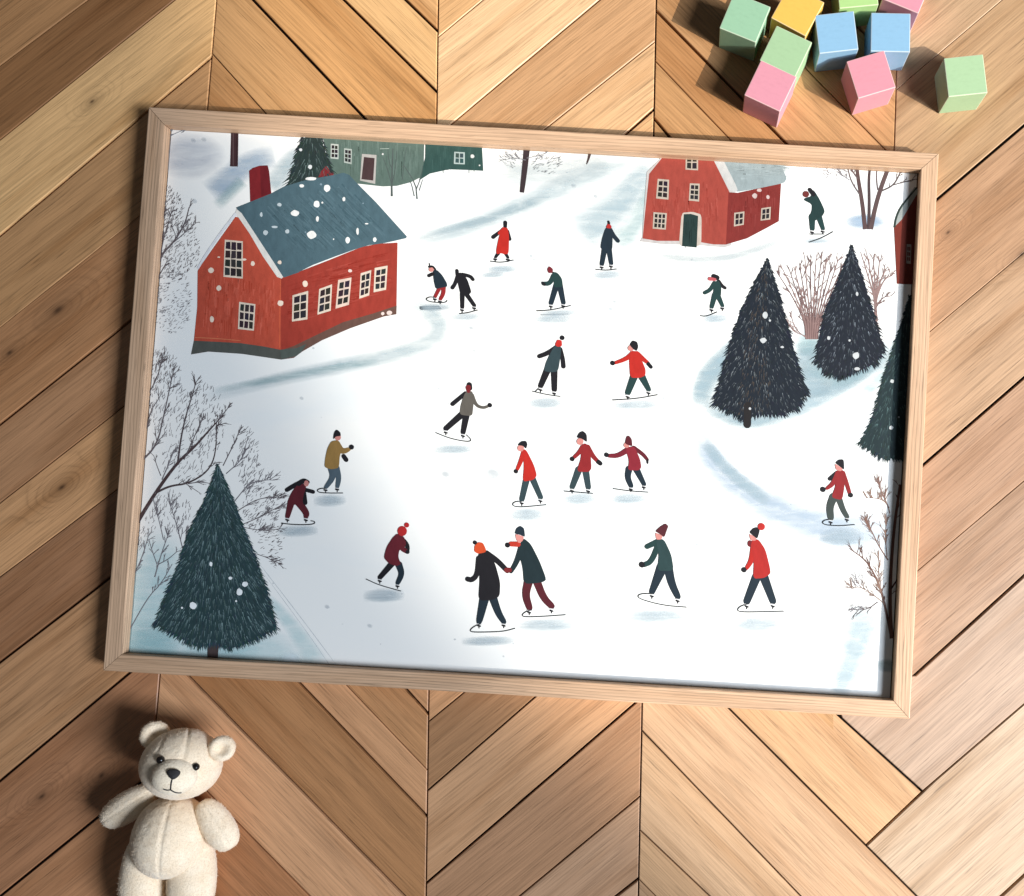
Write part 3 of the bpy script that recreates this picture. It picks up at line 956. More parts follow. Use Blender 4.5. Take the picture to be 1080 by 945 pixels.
for pts, w0 in (([(765, 520), (764, 430), (772, 180)], 2.2), ([(765, 440), (735, 330), (700, 240)], 1.0), ([(766, 430), (790, 330), (800, 200)], .9), ([(945, 540), (935, 430), (850, 300)], 1.4),
                ([(940, 470), (975, 380), (985, 300)], .9), ([(925, 520), (905, 430), (890, 410)], 1.0), ([(960, 480), (985, 400)], .8), ([(768, 330), (740, 260), (735, 170)], .8), ([(840, 400), (850, 280), (870, 170)], .7)):
    h.stroke(Z(zO, pts), w0, w0 * .5, (88, 98, 94), cap=False)
h.stroke(Z(zO, [(680, 182), (745, 180)]), .8, .8, (170, 184, 172), cap=False)
flakes(h, zN, [(262, 112, 9), (296, 155, 4)])
flakes(h, zO, [(700, 220, 7)])
h.build('painted_house', prn, None, 'grey green painted house at the top with a brown door', 'houses painted in the print')


# ---- fir trees
def fir(label, left, right, apex, base, trunk, dark, light, n, zc, lim=None, flk=(), brown=False, crisp=False, group='fir trees painted in the print', nz=8):
    """left/right: outlines from the apex down, in photo pixels"""
    f_ = Flat(zc)
    if trunk: f_.stroke(trunk[0], trunk[1], trunk[1] * .9, (70, 58, 56), cap=False)
    L = [apex] + left; R = [apex] + right
    out = []
    def jag(pts, sgn):
        o = []
        for i in range(len(pts) - 1):
            a, b_ = pts[i], pts[i + 1]
            d = math.hypot(b_[0] - a[0], b_[1] - a[1])
            m_ = max(2, int(d / 3))
            for k in range(m_):
                q = k / m_
                o.append((a[0] + (b_[0] - a[0]) * q + sgn * rng.uniform(-.8, .8), a[1] + (b_[1] - a[1]) * q))
        o.append(pts[-1]); return o
    lo = jag(L, -1); ro = jag(R, 1)
    bot = jag([L[-1]] + base + [R[-1]], 0)
    f_.poly(lo + bot[1:-1] + ro[::-1][:-1], dark)
    zz = f_.z
    ld = paint(dark); ll = paint(light)
    # interpolated half widths for strokes
    def xat(pts, y):
        for i in range(len(pts) - 1):
            if pts[i][1] <= y <= pts[i + 1][1]:
                q = (y - pts[i][1]) / max(1e-6, pts[i + 1][1] - pts[i][1])
                return pts[i][0] + (pts[i + 1][0] - pts[i][0]) * q
        return pts[-1][0]
    y0, y1 = apex[1], max(p[1] for p in base)
    yl, yr = L[-1][1], R[-1][1]
    def needle(x, y, a, ln, w_, col, z):
        dx, dy = math.cos(a), math.sin(a)
        f_.tri((x - dy * w_, y + dx * w_), (x + dy * w_, y - dx * w_), (x + dx * ln, y + dy * ln), col, z)
    for i in range(n):
        y = y0 + (y1 - y0) * (rng.random() ** .65)
        xl, xr = xat(L, min(y, yl)), xat(R, min(y, yr))
        if y > min(yl, yr):
            # lower skirt: keep inside the base polyline
            bb = [L[-1]] + base + [R[-1]]
            x = rng.uniform(xl, xr)
            yb = None
            for k in range(len(bb) - 1):
                if min(bb[k][0], bb[k + 1][0]) <= x <= max(bb[k][0], bb[k + 1][0]):
                    q = (x - bb[k][0]) / ((bb[k + 1][0] - bb[k][0]) or 1)
                    yb = bb[k][1] + (bb[k + 1][1] - bb[k][1]) * q
            if yb is None or y > yb - 1: continue
        else:
            x = rng.uniform(xl, xr)
        u = (x - (xl + xr) / 2) / max(1, (xr - xl) / 2)
        a = PI / 2 - u * .75 + rng.uniform(-.22, .22)
        r = rng.random()
        k = r ** (2.2 if not crisp else 4.5)
        col = tuple(ld[j] * (.55 + .5 * rng.random()) * (1 - k) + ll[j] * k for j in range(3))
        if brown and abs(u + .15) < .35 and r < .55:
            q = rng.uniform(.2, .9)
            br = lin((78, 66, 54)); col = tuple(col[j] * (1 - q) + br[j] * q for j in range(3))
        needle(x, y, a, rng.uniform(.6, 1.2) * nz, rng.uniform(.22, .5), col, zz + rng.uniform(0, 5e-6))
    # outline needles
    for pts, sg in ((L, -1), (R, 1)):
        for i in range(len(pts) - 1):
            a_, b_ = pts[i], pts[i + 1]
            d = math.hypot(b_[0] - a_[0], b_[1] - a_[1])
            for k in range(int(d * 1.5)):
                q = rng.random()
                x = a_[0] + (b_[0] - a_[0]) * q - sg * rng.uniform(0, 2.5); y = a_[1] + (b_[1] - a_[1]) * q - 1
                frac = (y - y0) / (y1 - y0)
                col = tuple(c_ * rng.uniform(.7, 1.3) for c_ in ld)
                needle(x, y, PI / 2 - sg * rng.uniform(.3, 1.1), (3.5 + 6.5 * frac) * rng.uniform(.4, 1.2), rng.uniform(.45, .95), col, zz + rng.uniform(0, 5e-6))
    bb = [L[-1]] + base + [R[-1]]
    for i in range(len(bb) - 1):
        a_, b_ = bb[i], bb[i + 1]
        d = math.hypot(b_[0] - a_[0], b_[1] - a_[1])
        for k in range(int(d * 2)):
            q = rng.random()
            x = a_[0] + (b_[0] - a_[0]) * q; y = a_[1] + (b_[1] - a_[1]) * q - 2
            u = (x - (L[-1][0] + R[-1][0]) / 2) / max(1, abs(R[-1][0] - L[-1][0]) / 2)
            col = tuple(c_ * rng.uniform(.7, 1.4) for c_ in ld)
            needle(x, y, PI / 2 - u * .8 + rng.uniform(-.25, .25), rng.uniform(2, 8.5), rng.uniform(.5, .95), col, zz + rng.uniform(0, 5e-6))
    f_.z += 7e-6
    if trunk and len(trunk) > 2: f_.stroke(trunk[2], trunk[1], trunk[1], (44, 40, 40), cap=True)
    for e in flk:
        f_.circle(e[0], e[1], e[2], (232, 234, 232), e[3] if len(e) > 3 else e[2], 11, .15)
    return f_.build('painted_fir_tree', prn, None, label, group)


DK = (34, 42, 52)
fir('small dark painted fir behind the red house roof', [(312, 165), (304, 197)], [(338, 142), (350, 181)], (327, 120), [(325, 196), (340, 190)], None, (46, 60, 58), (120, 140, 136), 260, level(), flk=[(317, 158, 1.6), (327, 176, 2.2), (321, 144, 1.2)])

# big red house
LIGHT_COMP = .86
h = Flat(level())
ROOF = (76, 100, 108); RED1 = (184, 78, 58); RED2 = (156, 58, 46)
h.poly(Z(zO, [(240, 385), (262, 340), (295, 305), (350, 350), (350, 375)]), (122, 40, 42))
h.poly(Z(zQ, [(694, 338), (720, 318), (770, 302), (826, 300), (836, 340), (852, 500), (702, 562)]), (122, 34, 38))
h.poly(Z(zQ, [(770, 304), (826, 300), (836, 340), (850, 500), (780, 520)]), (104, 28, 34))
wall = smooth_poly(Z(zR, [(402, -155), (125, 235), (122, 500), (98, 740), (78, 836), (200, 816), (440, 832), (720, 873), (730, 295)]), 1, .03)
h.poly(wall, RED1)
strokes_in(h, Z(zR, [(180, 200), (700, 270), (690, 760), (130, 700)]), 300, RED1, 17, 1.6, PI / 2 + .05, 12)
sidew = Z(zS, [(-92, 285), (0, 262), (250, 165), (480, 72), (600, 48), (738, 40), (730, 550), (640, 566), (400, 650), (200, 735), (60, 815), (10, 848), (-92, 870)])
h.poly(sidew, RED2)
strokes_in(h, Z(zS, [(-80, 300), (640, 90), (630, 470), (-80, 720)]), 260, RED2, 14, 1.6, .1 - .35, 14)
h.poly(Z(zR, [(98, 738), (250, 745), (430, 755), (600, 780), (714, 802), (720, 873), (440, 832), (200, 816), (78, 836)]), (82, 84, 78))
h.poly(Z(zS, [(-92, 806), (0, 775), (150, 702), (350, 606), (560, 545), (732, 488), (730, 550), (640, 566), (400, 650), (200, 735), (60, 815), (0, 860), (-92, 873)]), (104, 76, 66))
h.poly(Z(zR, [(712, 802), (830, 790), (900, 760), (870, 812), (830, 846), (720, 873)]), (80, 88, 82))
roof = Z(zQ, [(600, 600), (700, 560), (850, 500)]) + Z(zO, [(0, 450), (130, 410), (350, 368), (420, 352), (462, 368), (500, 410), (650, 560), (872, 806), (866, 818), (790, 836), (700, 855), (600, 868), (500, 898), (365, 947), (200, 1010), (100, 1060)]) + Z(zR, [(850, 250), (740, 288), (700, 250)])
h.poly(roof, ROOF)
strokes_in(h, Z(zO, [(-200, 560), (440, 380), (740, 780), (60, 1000)]), 300, ROOF, 11, 1.7, PI / 4, 16)
h.poly(Z(zQ, [(604, 610), (640, 640), (840, 945)]) + Z(zR, [(734, 285), (722, 296), (690, 284)]) + Z(zQ, [(790, 945), (700, 790), (612, 662), (592, 650)]), (222, 218, 210))
h.stroke(Z(zQ, [(600, 642), (500, 770), (385, 935)]) + Z(zR, [(125, 225)]), 3.2, 2.4, (222, 222, 224), cap=False)
h.stroke(Z(zR, [(716, 300), (708, 560), (708, 790)]), .8, .8, (206, 96, 64), cap=False)
h.stroke(Z(zR, [(105, 715), (260, 722), (430, 738)]), .8, .6, (205, 120, 84), cap=False)
window(h, Z(zR, [(318, 18), (446, 30), (446, 296), (308, 283)]), 3, 4, .07, .06)
window(h, Z(zR, [(420, 461), (536, 478), (525, 667), (411, 655)]), 3, 3, .09, .09)
window(h, Z(zR, [(800, 415), (912, 383), (906, 586), (796, 602)]), 2, 3, .12, .09)
window(h, Z(zS, [(180, 370), (272, 336), (262, 525), (167, 553)]), 2, 3, .13, .09)
window(h, Z(zS, [(315, 306), (410, 287), (392, 482), (296, 510)]), 2, 3, .14, .1, (224, 200, 182))
window(h, Z(zS, [(475, 258), (551, 235), (536, 415), (465, 439)]), 2, 3, .13, .1)
window(h, Z(zS, [(575, 220), (667, 203), (656, 375), (567, 394)]), 2, 3, .15, .1)
flakes(h, zO, [(75, 640, 30, 22), (193, 795, 33, 29), (230, 575, 22, 26), (303, 462, 23, 26), (123, 445, 18, 12), (235, 680, 11, 20), (423, 540, 11, 15), (520, 770, 10, 25), (450, 832, 17, 22), (643, 828, 13, 18), (585, 715, 13, 5), (20, 770, 14), (270, 565, 7), (350, 825, 5), (190, 395, 40, 12)])
flakes(h, zO, [(260, 435, 8), (560, 570, 5), (150, 775, 5)], (130, 150, 160))
flakes(h, zQ, [(910, 580, 16, 13), (780, 650, 10, 16), (810, 778, 18), (965, 770, 15), (875, 738, 22, 8)], (190, 200, 202))
flakes(h, zR, [(220, 238, 20), (275, 363, 18, 20), (225, 585, 15, 22), (517, 188, 14, 18), (457, 160, 16, 8), (275, 143, 10, 5), (708, 180, 14), (890, 332, 19, 23), (715, 470, 21)], (236, 216, 196))
flakes(h, zS, [(400, 240, 15, 11), (680, 540, 20, 16), (632, 545, 12, 12)], (226, 206, 196))
h.build('painted_house', prn, None, 'big red painted house with blue grey roof and white windows', 'houses painted in the print')

# red barn at the upper right
LIGHT_COMP = .56
h = Flat(level())
BR1 = (188, 82, 68); BR2 = (150, 56, 50)
h.poly(Z(zK, [(80, 565), (92, 545), (120, 170), (225, 62), (500, 62), (560, 200), (620, 290), (600, 588), (560, 600), (430, 588), (200, 580)]), (232, 224, 218))
h.poly(Z(zK, [(95, 548), (114, 360), (133, 180), (228, 62), (488, 62), (590, 282), (572, 583), (500, 582), (430, 570), (300, 562), (180, 562)]), BR1)
strokes_in(h, Z(zK, [(150, 200), (540, 200), (540, 500), (120, 500)]), 200, BR1, 15, 1.4, PI / 2, 10)
h.poly(Z(zK, [(585, 285), (640, 288), (760, 262), (885, 232), (872, 450), (800, 490), (690, 548), (570, 583)]), BR2)
strokes_in(h, Z(zK, [(590, 300), (870, 250), (860, 400), (590, 520)]), 110, BR2, 13, 1.4, PI / 2, 10)
h.poly(smooth_poly(Z(zK, [(500, 60), (870, 70), (884, 130), (918, 205), (902, 232), (760, 262), (620, 286), (540, 180)]), 2, .12), (176, 190, 190))
strokes_in(h, Z(zK, [(560, 110), (870, 120), (890, 190), (640, 240)]), 90, (178, 192, 192), 10, 1.4, .1, 14)
h.poly(smooth_poly(Z(zK, [(480, 62), (535, 62), (640, 268), (622, 288), (596, 278), (560, 220)]), 1, .15), (232, 230, 224))
window(h, Z(zK, [(342, 70), (412, 70), (412, 160), (340, 156)]), 2, 2, .12, .12)
window(h, Z(zK, [(182, 208), (247, 214), (243, 327), (172, 320)]), 2, 3, .15, .1)
window(h, Z(zK, [(365, 234), (421, 236), (418, 338), (359, 332)]), 2, 3, .15, .1)
window(h, Z(zK, [(158, 398), (234, 404), (228, 498), (153, 492)]), 3, 3, .12, .11)
window(h, Z(zK, [(618, 402), (676, 394), (672, 470), (616, 480)]), 2, 2, .16, .12)
window(h, Z(zK, [(772, 376), (827, 368), (823, 440), (768, 447)]), 2, 2, .16, .12)
h.poly(smooth_poly(Z(zK, [(318, 402), (380, 396), (432, 412), (430, 592), (302, 592)]), 2, .12), (232, 216, 200))
h.poly(Z(zK, [(330, 410), (370, 408), (412, 420), (404, 600), (320, 592)]), (44, 66, 62))
strokes_in(h, Z(zK, [(335, 420), (405, 425), (398, 560), (328, 560)]), 26, (40, 60, 56), 9, .8, PI / 2, 12)
flakes(h, zK, [(735, 305, 15), (760, 273, 14, 10), (810, 312, 10, 11)], (236, 212, 204))
h.build('painted_house', prn, None, 'red painted barn with green door and pale snowy roof', 'houses painted in the print')

# slice of a red house on the right edge
h = Flat(level())
h.poly(Z(zL, [(695, 605), (705, 560), (735, 470), (850, 320), (900, 320), (900, 945)]) + [(966, 300)] + Z(zM, [(972, 222)]), (140, 58, 44))
h.poly(Z(zL, [(700, 600), (750, 550), (852, 380), (900, 330), (840, 320), (735, 470)]), (190, 196, 190))
h.stroke(Z(zL, [(698, 606), (708, 540), (740, 465), (800, 390), (860, 320)]), 2.0, 1.6, (60, 74, 66), cap=False)
window(h, Z(zL, [(785, 725), (818, 728), (814, 866), (782, 862)]), 2, 3, .2, .12, (200, 190, 180), (140, 56, 42))
h.build('painted_house', prn, None, 'narrow slice of a red house cut off at the right edge', 'houses painted in the print')

fir('brownish black painted fir with a short trunk between the skaters and the bush', Z(zM, [(300, 210), (235, 350), (180, 510), (105, 795)]), Z(zM, [(400, 225), (445, 390), (488, 560), (545, 735)]), Z(zM, [(358, 102)])[0],
    Z(zM, [(240, 862), (330, 840), (430, 845), (500, 815)]), [Z(zM, [(262, 830), (262, 890)]), 8, Z(zM, [(264, 800), (262, 890)])], DK, (150, 158, 160), 1500, level(3e-5),
    flk=[(807, 332.5, 3.1, 3.4), (805, 359, 3.4, 2.8), (812, 338, 1.2), (825, 366, 1.8, 1.2), (791, 431, 1.4)], brown=True, nz=5, crisp=True)
fir('navy black painted fir in front of the two reddish bushes', Z(zM, [(700, 190), (630, 360), (585, 585)]), Z(zM, [(800, 160), (850, 330), (912, 540)]), Z(zM, [(757, 40)])[0],
    Z(zM, [(640, 650), (710, 668), (780, 640), (870, 600)]), None, (36, 42, 52), (150, 160, 168), 1100, level(3e-5), flk=[(903, 375, 3.4, 3.6), (874, 356.5, 1.8, 2), (904, 310, 1.4, 2.2), (904, 389, 3.2, 1.6), (896, 359, 1.2)], nz=5, crisp=True)
fir('dark green painted fir cut off by the right edge', [(948, 350), (932, 400), (921, 440), (908, 468)], [(962, 330), (964, 400), (962, 486)], (960, 312), [(930, 483), (945, 484)], None, (40, 58, 60), (96, 124, 122), 600, level(3e-5),
    flk=[(941, 402, 2), (940, 451, 2.2), (948, 440, 1)], nz=7)
LIGHT_COMP = .95
fir('big dark green painted fir in the lower left corner', Z(zV, [(455, 0), (385, 130), (345, 270), (290, 400), (235, 555)]), Z(zV, [(592, 0), (620, 80), (690, 250), (760, 470), (778, 580)]), (229.5, 490),
    Z(zV, [(330, 610), (430, 660), (500, 645), (570, 668), (680, 628)]), [Z(zV, [(497, 630), (493, 722)]), 12], (42, 62, 64), (118, 140, 140), 2600, level(3e-5),
    flk=[(203.5, 638.7, 4, 3.6), (192, 641, 1.2), (252.5, 624.5, 3, 4), (258.5, 616, 3.2, 2.8), (243, 609.8, 2.2, 1.6), (222.5, 595, 1.6, 2.4), (249, 634, 1)], nz=8)

# ---- skaters
LIGHT_COMP = .68
K = (34, 32, 36); NV = (36, 50, 60); GR = (40, 68, 66); G2 = (56, 74, 78); RD = (200, 46, 36); DR = (154, 42, 44); MR = (108, 36, 46); PK = (226, 150, 140); OR = (220, 84, 44); LN = (44, 48, 50)
SKZ = level(3e-5)


def skater(label, ref, shapes, blade, skates=True):
    f_ = Flat(SKZ)
    s_ = ref[2]
    ends = []
    for sh_ in shapes:
        k = sh_[0]; col = sh_[1]
        if k == 'p': f_.poly(smooth_poly(Z(ref, sh_[2]), 2, .17), col)
        elif k == 's' or k == 'g':
            pts = Z(ref, sh_[2])
            w1 = sh_[4] if len(sh_) > 4 else sh_[3] * .85
            f_.stroke(pts, sh_[3] / s_, w1 / s_, col, sm=2)
            if k == 'g': ends.append((pts[-1], pts[-2], w1 / s_))
        elif k == 'c': f_.circle(*Z(ref, [sh_[2]])[0], sh_[3] / s_, col, (sh_[4] if len(sh_) > 4 else sh_[3]) / s_)
    for (e, p, w_) in ends:
        f_.stroke([(e[0] - w_ * .42, e[1] + w_ * .38), (e[0] + w_ * .42, e[1] + w_ * .50)], .7, .7, (228, 226, 224), cap=False)
        f_.stroke([(e[0] - 1.3, e[1] + w_ * .72), (e[0] + 1.2, e[1] + w_ * .82)], 1.9, 1.5, K)
        f_.stroke([(e[0], e[1] + w_ * .8), (e[0] - .2, e[1] + w_ * .8 + 2.6)], 1.1, .8, K, cap=False)
    for ln_ in blade: f_.stroke(Z(ref, ln_), 1.05, .9, LN, cap=False, sm=2)
    return f_.build('painted_skater', prn, None, label, 'skaters painted in the print')


skater('painted skater bending forward in navy jacket and red trousers', zA, [
    ('s', K, [(88, 392), (90, 412)], 8, 6), ('c', PK, (100, 433), 18), ('s', K, [(85, 415), (112, 410), (130, 435)], 14, 14), ('g', DR, [(160, 565), (128, 628)], 28, 24), ('g', DR, [(188, 560), (188, 605), (166, 645)], 34, 24),
    ('p', NV, [(112, 440), (142, 436), (180, 475), (213, 532), (214, 556), (180, 562), (132, 574), (118, 510)]), ('s', K, [(112, 465), (84, 478)], 24, 24)],
    [[(128, 632), (85, 628), (60, 645), (85, 662), (150, 670), (205, 668), (214, 652)]])
skater('painted skater in a long black coat beside the navy jacket', zA, [
    ('s', K, [(284, 442), (286, 468)], 24, 24), ('g', K, [(322, 605), (322, 702)], 34, 28), ('g', K, [(345, 600), (408, 690)], 32, 26),
    ('p', K, [(278, 462), (322, 455), (358, 505), (386, 590), (378, 606), (345, 622), (310, 616), (290, 530)]), ('s', K, [(288, 480), (272, 535), (252, 563)], 24, 28), ('s', K, [(325, 470), (380, 482), (398, 505)], 26, 24)],
    [[(300, 748), (360, 742), (432, 722)]])
skater('painted skater in a long bright red coat', zA, [
    ('s', K, [(628, 100), (628, 130)], 28, 24), ('s', K, [(598, 160), (542, 203)], 22, 28), ('s', K, [(645, 160), (660, 218)], 20, 24), ('g', K, [(578, 318), (558, 348)], 26, 18), ('g', K, [(628, 315), (648, 350)], 24, 18),
    ('s', RD, [(615, 145), (585, 175)], 26, 22), ('p', RD, [(605, 138), (645, 134), (655, 200), (652, 322), (622, 326), (598, 318), (566, 325), (562, 300), (580, 210)])],
    [[(520, 374), (600, 385), (688, 366)]])
skater('painted skater in green with a dark red hood, leaning forward', zA, [
    ('g', NV, [(992, 545), (954, 672)], 42, 34), ('g', NV, [(1016, 545), (1042, 670)], 42, 32), ('s', GR, [(972, 480), (945, 535), (900, 535)], 36, 28), ('s', K, [(905, 540), (893, 528)], 22, 18),
    ('p', GR, [(958, 448), (1000, 456), (1032, 500), (1038, 558), (972, 562), (976, 500)]), ('p', (128, 44, 52), [(940, 408), (968, 430), (964, 458), (935, 460), (925, 432)])],
    [[(850, 728), (960, 722), (1095, 690)]])
skater('painted skater in a navy coat with a red pointed hood', zB, [
    ('g', NV, [(525, 285), (506, 395)], 40, 32), ('g', NV, [(556, 285), (572, 390)], 40, 30), ('s', NV, [(565, 150), (590, 195), (620, 230)], 30, 28),
    ('p', NV, [(532, 135), (570, 138), (582, 200), (580, 296), (540, 300), (494, 284), (506, 215)]), ('p', (190, 50, 46), [(552, 96), (576, 128), (570, 142), (532, 138)]), ('s', K, [(552, 92), (556, 104)], 14, 18)],
    [[(460, 432), (535, 440), (612, 430)]])
skater('painted skater in slate coat and red hat with black bobble', zC, [
    ('g', K, [(930, 335), (880, 452)], 50, 38), ('g', K, [(976, 340), (978, 478)], 48, 38), ('s', K, [(990, 180), (930, 220), (870, 242)], 34, 30), ('s', K, [(1020, 190), (1038, 260), (1042, 314)], 28, 32),
    ('p', G2, [(978, 165), (1026, 168), (1022, 235), (1004, 350), (950, 356), (902, 346), (915, 290), (945, 225)]), ('p', (208, 52, 44), [(980, 160), (998, 122), (1030, 128), (1032, 170), (1000, 175)]), ('c', K, (1033, 110), 17)],
    [[(820, 490), (910, 512), (1020, 528)], [(865, 470), (842, 492)]])
skater('painted skater in a grey brown coat with one arm out', zC, [
    ('g', K, [(320, 655), (206, 756)], 46, 38), ('g', K, [(352, 655), (328, 782)], 48, 36), ('s', K, [(345, 505), (252, 582)], 28, 30), ('s', (104, 98, 90), [(392, 520), (420, 592), (470, 610), (505, 598)], 28, 16), ('c', K, (518, 590), 16),
    ('p', (104, 98, 90), [(342, 494), (392, 488), (406, 540), (400, 600), (392, 668), (302, 658), (310, 590)]), ('s', K, [(372, 445), (376, 470)], 38, 34), ('s', (130, 40, 44), [(364, 464), (366, 490)], 38, 26)],
    [[(132, 785), (230, 825), (330, 846), (378, 848), (384, 832), (350, 800)]])
skater('painted skater in a bright red jacket with both arms spread', zD, [
    ('g', GR, [(600, 385), (556, 500)], 56, 42), ('g', GR, [(655, 385), (704, 478)], 52, 34), ('s', RD, [(585, 228), (540, 262), (462, 290)], 42, 20), ('s', RD, [(620, 225), (700, 290)], 42, 24), ('c', K, (447, 290), 17), ('s', K, [(700, 294), (720, 318)], 26, 26),
    ('p', RD, [(568, 206), (615, 203), (652, 262), (682, 335), (680, 378), (640, 396), (572, 394), (565, 290)]), ('c', PK, (576, 184), 22), ('p', K, [(566, 160), (590, 128), (622, 138), (630, 175), (618, 205), (592, 190)])],
    [[(445, 553), (620, 543), (768, 515)]])
skater('painted skater in plain red coat and black cap gliding left', zE, [
    ('g', G2, [(202, 370), (174, 492)], 40, 32), ('g', G2, [(236, 365), (286, 480)], 38, 30), ('s', RD, [(185, 212), (165, 270), (146, 312)], 32, 20), ('c', K, (138, 325), 13),
    ('p', RD, [(178, 192), (200, 196), (245, 285), (264, 350), (242, 376), (178, 388), (186, 290)]), ('c', PK, (166, 186), 20), ('p', K, [(146, 168), (170, 144), (200, 142), (207, 165), (198, 190), (180, 172)])],
    [[(172, 505), (135, 505), (115, 520), (128, 537), (190, 538), (320, 525)]])
skater('painted skater in dark red jacket and black cap, arms swinging', zE, [
    ('g', G2, [(515, 315), (476, 418)], 42, 32), ('g', G2, [(556, 320), (572, 420)], 40, 32), ('s', DR, [(538, 180), (515, 215), (485, 242)], 30, 20), ('c', K, (475, 251), 14), ('s', DR, [(568, 180), (600, 235), (628, 264)], 32, 22), ('s', K, [(632, 268), (644, 278)], 28, 26),
    ('p', DR, [(528, 166), (560, 156), (584, 200), (592, 328), (500, 328), (528, 245)]), ('c', PK, (522, 146), 21), ('p', K, [(500, 122), (518, 92), (540, 82), (562, 102), (564, 152), (535, 130)])],
    [[(425, 443), (510, 450), (600, 457)]])
skater('painted skater in maroon jacket and maroon hat reaching left', zE, [
    ('g', NV, [(816, 312), (806, 360), (828, 412)], 42, 28), ('g', NV, [(860, 312), (906, 402)], 40, 26), ('s', (128, 38, 50), [(810, 195), (750, 232), (696, 232)], 36, 22), ('c', K, (681, 226), 14), ('s', MR, [(845, 185), (900, 222), (926, 255)], 28, 18), ('s', K, [(926, 258), (927, 276)], 14, 10),
    ('p', (148, 42, 54), [(792, 184), (846, 174), (882, 250), (890, 302), (872, 320), (808, 318), (816, 260)]), ('c', PK, (800, 168), 17), ('p', (98, 36, 44), [(790, 158), (800, 116), (815, 110), (832, 130), (836, 176), (812, 168)])],
    [[(720, 428), (820, 443), (932, 450)]])
skater('painted skater in an ochre coat with both hands raised', zF, [
    ('g', (84, 100, 110), [(405, 365), (415, 430), (362, 500)], 58, 26), ('g', (84, 100, 110), [(438, 365), (456, 430), (445, 494)], 48, 28), ('s', K, [(490, 278), (508, 304)], 32, 32), ('s', (158, 124, 70), [(455, 225), (490, 245), (532, 226)], 58, 22), ('c', K, (545, 213), 18),
    ('p', (158, 124, 70), [(400, 172), (452, 162), (488, 225), (462, 268), (456, 362), (400, 372), (352, 356), (358, 290), (374, 220)]), ('c', PK, (448, 144), 22), ('p', K, [(414, 160), (420, 110), (440, 86), (466, 108), (470, 134), (436, 136)])],
    [[(362, 506), (318, 508), (298, 522), (318, 538), (400, 541), (485, 540)]])
skater('painted child skater all in dark maroon with trailing arm', zF, [
    ('g', (98, 36, 44), [(115, 610), (90, 706)], 50, 34), ('g', (98, 36, 44), [(172, 610), (225, 680), (222, 706)], 56, 36), ('s', K, [(205, 455), (140, 485), (86, 518)], 34, 30), ('s', K, [(210, 515), (272, 532)], 28, 28), ('s', K, [(205, 530), (216, 610)], 32, 32),
    ('p', (100, 36, 44), [(185, 466), (226, 488), (202, 560), (195, 625), (82, 622), (110, 550), (150, 490)]), ('s', K, [(168, 474), (205, 448), (234, 462)], 34, 28), ('c', PK, (224, 472), 17, 22)],
    [[(45, 755), (130, 765), (240, 766), (284, 758), (284, 742), (255, 738)]])
skater('painted skater in maroon coat and red bobble hat, hunched', zG, [
    ('g', K, [(292, 370), (208, 466)], 44, 34), ('g', NV, [(342, 375), (366, 440), (334, 506)], 52, 30), ('s', K, [(380, 205), (406, 240), (402, 284)], 30, 30),
    ('p', MR, [(330, 152), (380, 176), (395, 225), (380, 262), (345, 270), (338, 320), (358, 372), (322, 386), (270, 366), (234, 326), (254, 250), (295, 185)]), ('s', MR, [(345, 215), (365, 262), (402, 284)], 44, 28), ('c', K, (404, 284), 15), ('c', (196, 46, 46), (366, 136), 34, 36), ('c', (196, 46, 46), (398, 93), 18)],
    [[(108, 477), (200, 520), (358, 563)]])
skater('painted skater in black coat and orange hat holding hands', zH, [
    ('g', NV, [(210, 610), (190, 700), (172, 780)], 74, 40), ('g', NV, [(270, 610), (308, 720), (348, 782)], 62, 36), ('s', K, [(168, 330), (158, 450), (120, 486), (90, 478)], 36, 36), ('s', K, [(225, 295), (300, 345), (372, 420)], 44, 34),
    ('p', K, [(168, 292), (235, 276), (285, 365), (322, 500), (318, 598), (275, 626), (165, 632), (176, 470), (158, 350)]), ('p', OR, [(136, 280), (138, 240), (165, 214), (200, 220), (222, 270), (214, 288), (160, 298)]), ('c', K, (142, 218), 15)],
    [[(182, 795), (128, 818), (103, 846), (128, 856), (240, 855), (350, 850), (428, 828)]])
skater('painted skater in green black coat with orange scarf holding hands', zH, [
    ('g', (92, 34, 42), [(522, 500), (500, 590), (530, 682)], 66, 44), ('g', (92, 34, 42), [(585, 500), (630, 612), (688, 670)], 58, 44), ('s', (34, 50, 54), [(475, 250), (440, 355), (398, 425)], 50, 26),
    ('p', (34, 50, 54), [(490, 186), (540, 228), (602, 350), (652, 482), (620, 502), (490, 514), (482, 400), (456, 300), (462, 230)]), ('s', (200, 60, 44), [(448, 230), (398, 228)], 38, 36), ('c', K, (374, 236), 18), ('s', (130, 44, 46), [(366, 414), (388, 414)], 36, 34),
    ('p', PK, [(428, 155), (492, 175), (480, 208), (452, 222), (434, 195)]), ('p', NV, [(423, 155), (436, 116), (466, 98), (492, 116), (499, 180), (462, 162)])],
    [[(548, 695), (496, 712), (473, 738), (500, 748), (640, 743), (788, 732)]])
skater('painted skater in green suit and maroon pointed hat striding left', zI, [
    ('g', NV, [(276, 330), (215, 478)], 66, 36), ('g', NV, [(312, 335), (332, 430), (370, 508)], 58, 34), ('s', GR, [(245, 180), (185, 208)], 34, 30), ('s', GR, [(248, 210), (210, 300), (165, 318)], 36, 28), ('c', K, (154, 316), 18),
    ('p', (48, 72, 72), [(236, 166), (286, 162), (330, 255), (344, 342), (322, 354), (246, 352), (256, 250)]), ('p', PK, [(232, 122), (280, 142), (270, 165), (240, 166)]), ('p', (92, 40, 46), [(233, 116), (262, 88), (296, 68), (313, 84), (304, 108), (288, 154), (258, 130)])],
    [[(218, 490), (160, 488), (127, 500), (140, 522), (280, 560), (422, 571)]])
